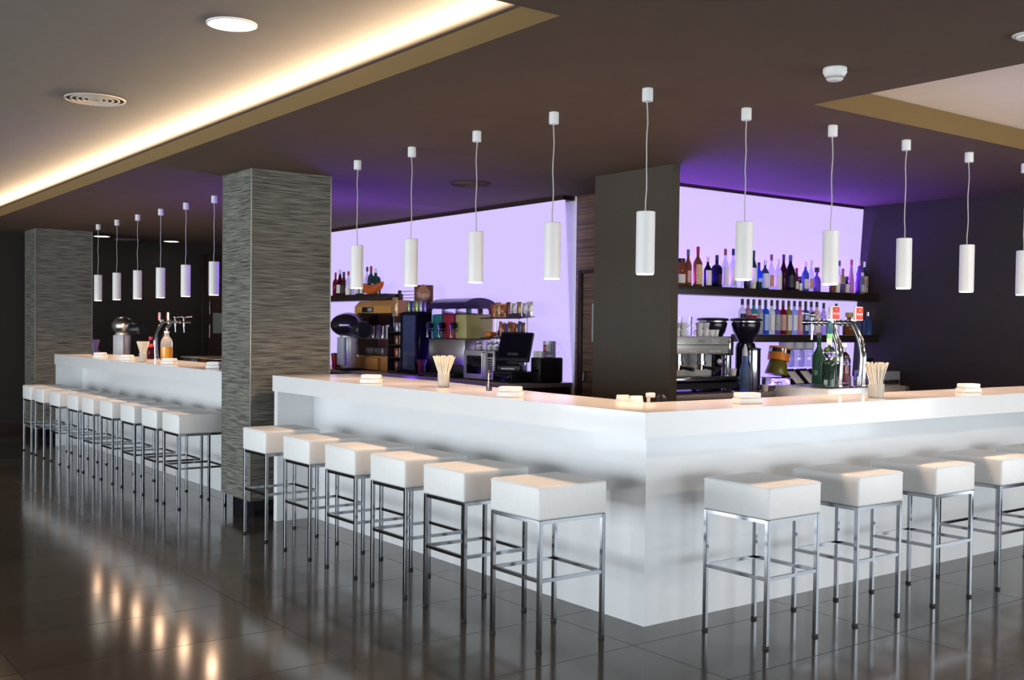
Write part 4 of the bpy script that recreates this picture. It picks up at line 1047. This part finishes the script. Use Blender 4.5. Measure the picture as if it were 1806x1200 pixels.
t.location = (2.935, 1.90, ZB+.0005)
m_pb = liq('pale_blue_siphon_glass', (.30, .48, .78), .75)
MB().lathe([(.040, 0), (.044, .006), (.044, .10), (.038, .14), (.040, .18), (.030, .22), (.018, .26), (.016, .30)], seg=22).build('glass_body', m_pb, t)
MB().lathe([(.019, .295), (.024, .30), (.016, .36), (.006, .395)], seg=16).build('nozzle', m_whitep, t)
for x, y, lab in ((2.86, 1.96, 'white cup on the espresso machine tray, left of the siphon bottle'), (3.19, 1.90, 'white cup on the back bar right of the siphon bottle')):
    z = ZB+.136 if x < 2.9 else ZB+.0005
    copy_tree(cp0, (x, y, z), 1.0, lab)['group'] = 'white cups beside the siphon bottle'
tag(MB().lathe([(.06, 0), (.11, .035), (.107, .035), (.058, .005)], seg=28).build('steel_bowl', m_steel, loc=(3.30, 1.935-.0, ZB+.0005), rotz=0), 'shallow steel bowl in front of the big canister', 'bowl')
bpy.data.objects['steel_bowl'].location.x = 3.30; bpy.data.objects['steel_bowl'].scale = (.5, .5, 1)
t = thing('ice_bucket', 'clear box of ice under the orange topped jar', 'ice box', (3.475, 2.02, ZB+.0005))
MB().box(-.085, .085, -.09, .09, 0, .10, .01).build('clear_box', m_glassp, t)
MB().box(-.09, .09, -.095, .095, .10, .108, .003).build('lid', m_glassp, t)
for k in range(14):
    MB().box(-.014, .014, -.014, .014, -.014, .014, .004, mtx=Matrix.Translation((-.058+.038*(k % 4), -.05+.045*((k//4) % 3), .024+.032*(k//12))) @ Matrix.Rotation(k*1.1, 4, 'Z')).build('ice_cube', m_glass, t)
t = thing('tilted_jar', 'tilted olive jar with steel band and orange lid on the ice box', 'jar', (3.475, 2.02, ZB+.128))
TM = Matrix.Rotation(R(11), 4, 'Y')
MB().lathe([(.095, 0), (.098, .01), (.075, .115), (.066, .125)], seg=28, mtx=TM).build('jar_body', mat('olive_jar_glass', (.17, .17, .015), .2, trans=.25, var=.1), t)
MB().lathe([(.088, .123), (.092, .128), (.092, .185), (.090, .19)], seg=28, mtx=TM).build('orange_collar', m_orange, t)
MB().lathe([(.093, .19), (.093, .225)], seg=28, mtx=TM).build('steel_band', m_chrome, t)
MB().lathe([(.092, .225), (.090, .24), (.03, .245)], seg=28, mtx=TM).build('lid', m_orange, t)
MB().box(.05, .10, -.012, .012, .085, .125, .004, mtx=TM).build('spout', m_orange, t)
# card terminals
for k, (x, lab) in enumerate(((3.70, 'leftmost of the tilted card terminals'), (3.88, 'middle one of the tilted card terminals'), (4.06, 'card terminal half hidden by the big liqueur bottle'))):
    t = thing('card_terminal', lab + ' on the right back bar', 'card terminal', (x, 1.98, ZB+.0005), .12, 'tilted card terminals')
    MB().extrude_x([(-.06, 0), (.10, 0), (.10, .17), (.08, .175), (-.06, .03)], -.080, .080).build('case', m_blackp, t)
    MB().box(-.066, .066, -.002, .003, .03, .17, .002, mtx=Matrix.Translation((0, -.058, .032)) @ Matrix.Rotation(R(-44), 4, 'X')).build('screen', mat('pale_terminal_screen', (.80, .82, .84), .25, var=.15, nscale=40), t)
# glasses hanging upside down under the lower shelf
for k, x in enumerate((3.83, 3.975, 4.12)):
    t = thing('hanging_glass', 'clear glass jug hung upside down below the lower shelf, %s from the left' % ORD[k], 'glass', (x+.09, 2.275, 1.4355), 0, 'glasses hung below the lower shelf')
    MB().lathe([(.064, 0), (.066, -.004), (.066, -.058), (.060, -.062)], seg=24).build('frosted_base', mat('frosted_grey_base', (.50, .52, .58), .5), t)
    MB().lathe([(.060, -.062), (.070, -.10), (.074, -.16), (.066, -.225), (.063, -.225), (.070, -.16), (.066, -.10), (.056, -.066)], seg=24).build('glass_bowl', mat('bar_jug_glass', (.80, .80, .90), .03, trans=.95, ior=1.5, var=0), t)
t = thing('grey_terminal_box', 'pale grey sink box at the right end of the right back bar', 'box', (5.02, 2.08, ZB+.0005))
MB().box(-.15, .15, -.15, .15, 0, .14, .008).build('case', mat('pale_grey_box', (.34, .36, .40), .4), t)
MB().box(-.13, .13, -.155, -.148, .015, .06, .003).build('front_flap', m_steel, t)
t = thing('small_scoop', 'dark leaf-shaped scoop standing behind the right straw cup', 'scoop', (4.72, 2.05, ZB+.0005))
MB().cyl(0, 0, 0, .12, .05, seg=20, bev=.004).build('holder', mat('violet_pot', (.12, .10, .25), .4), t)
MB().tube([(0, 0, .01), (.05, 0, .20)], .008, 8).ball(0, 0, 0, .09, .02, .03, seg=14, n=8, mtx=Matrix.Translation((.11, 0, .225)) @ Matrix.Rotation(R(-20), 4, 'Y')).build('scoop_blade', m_blackp, t)
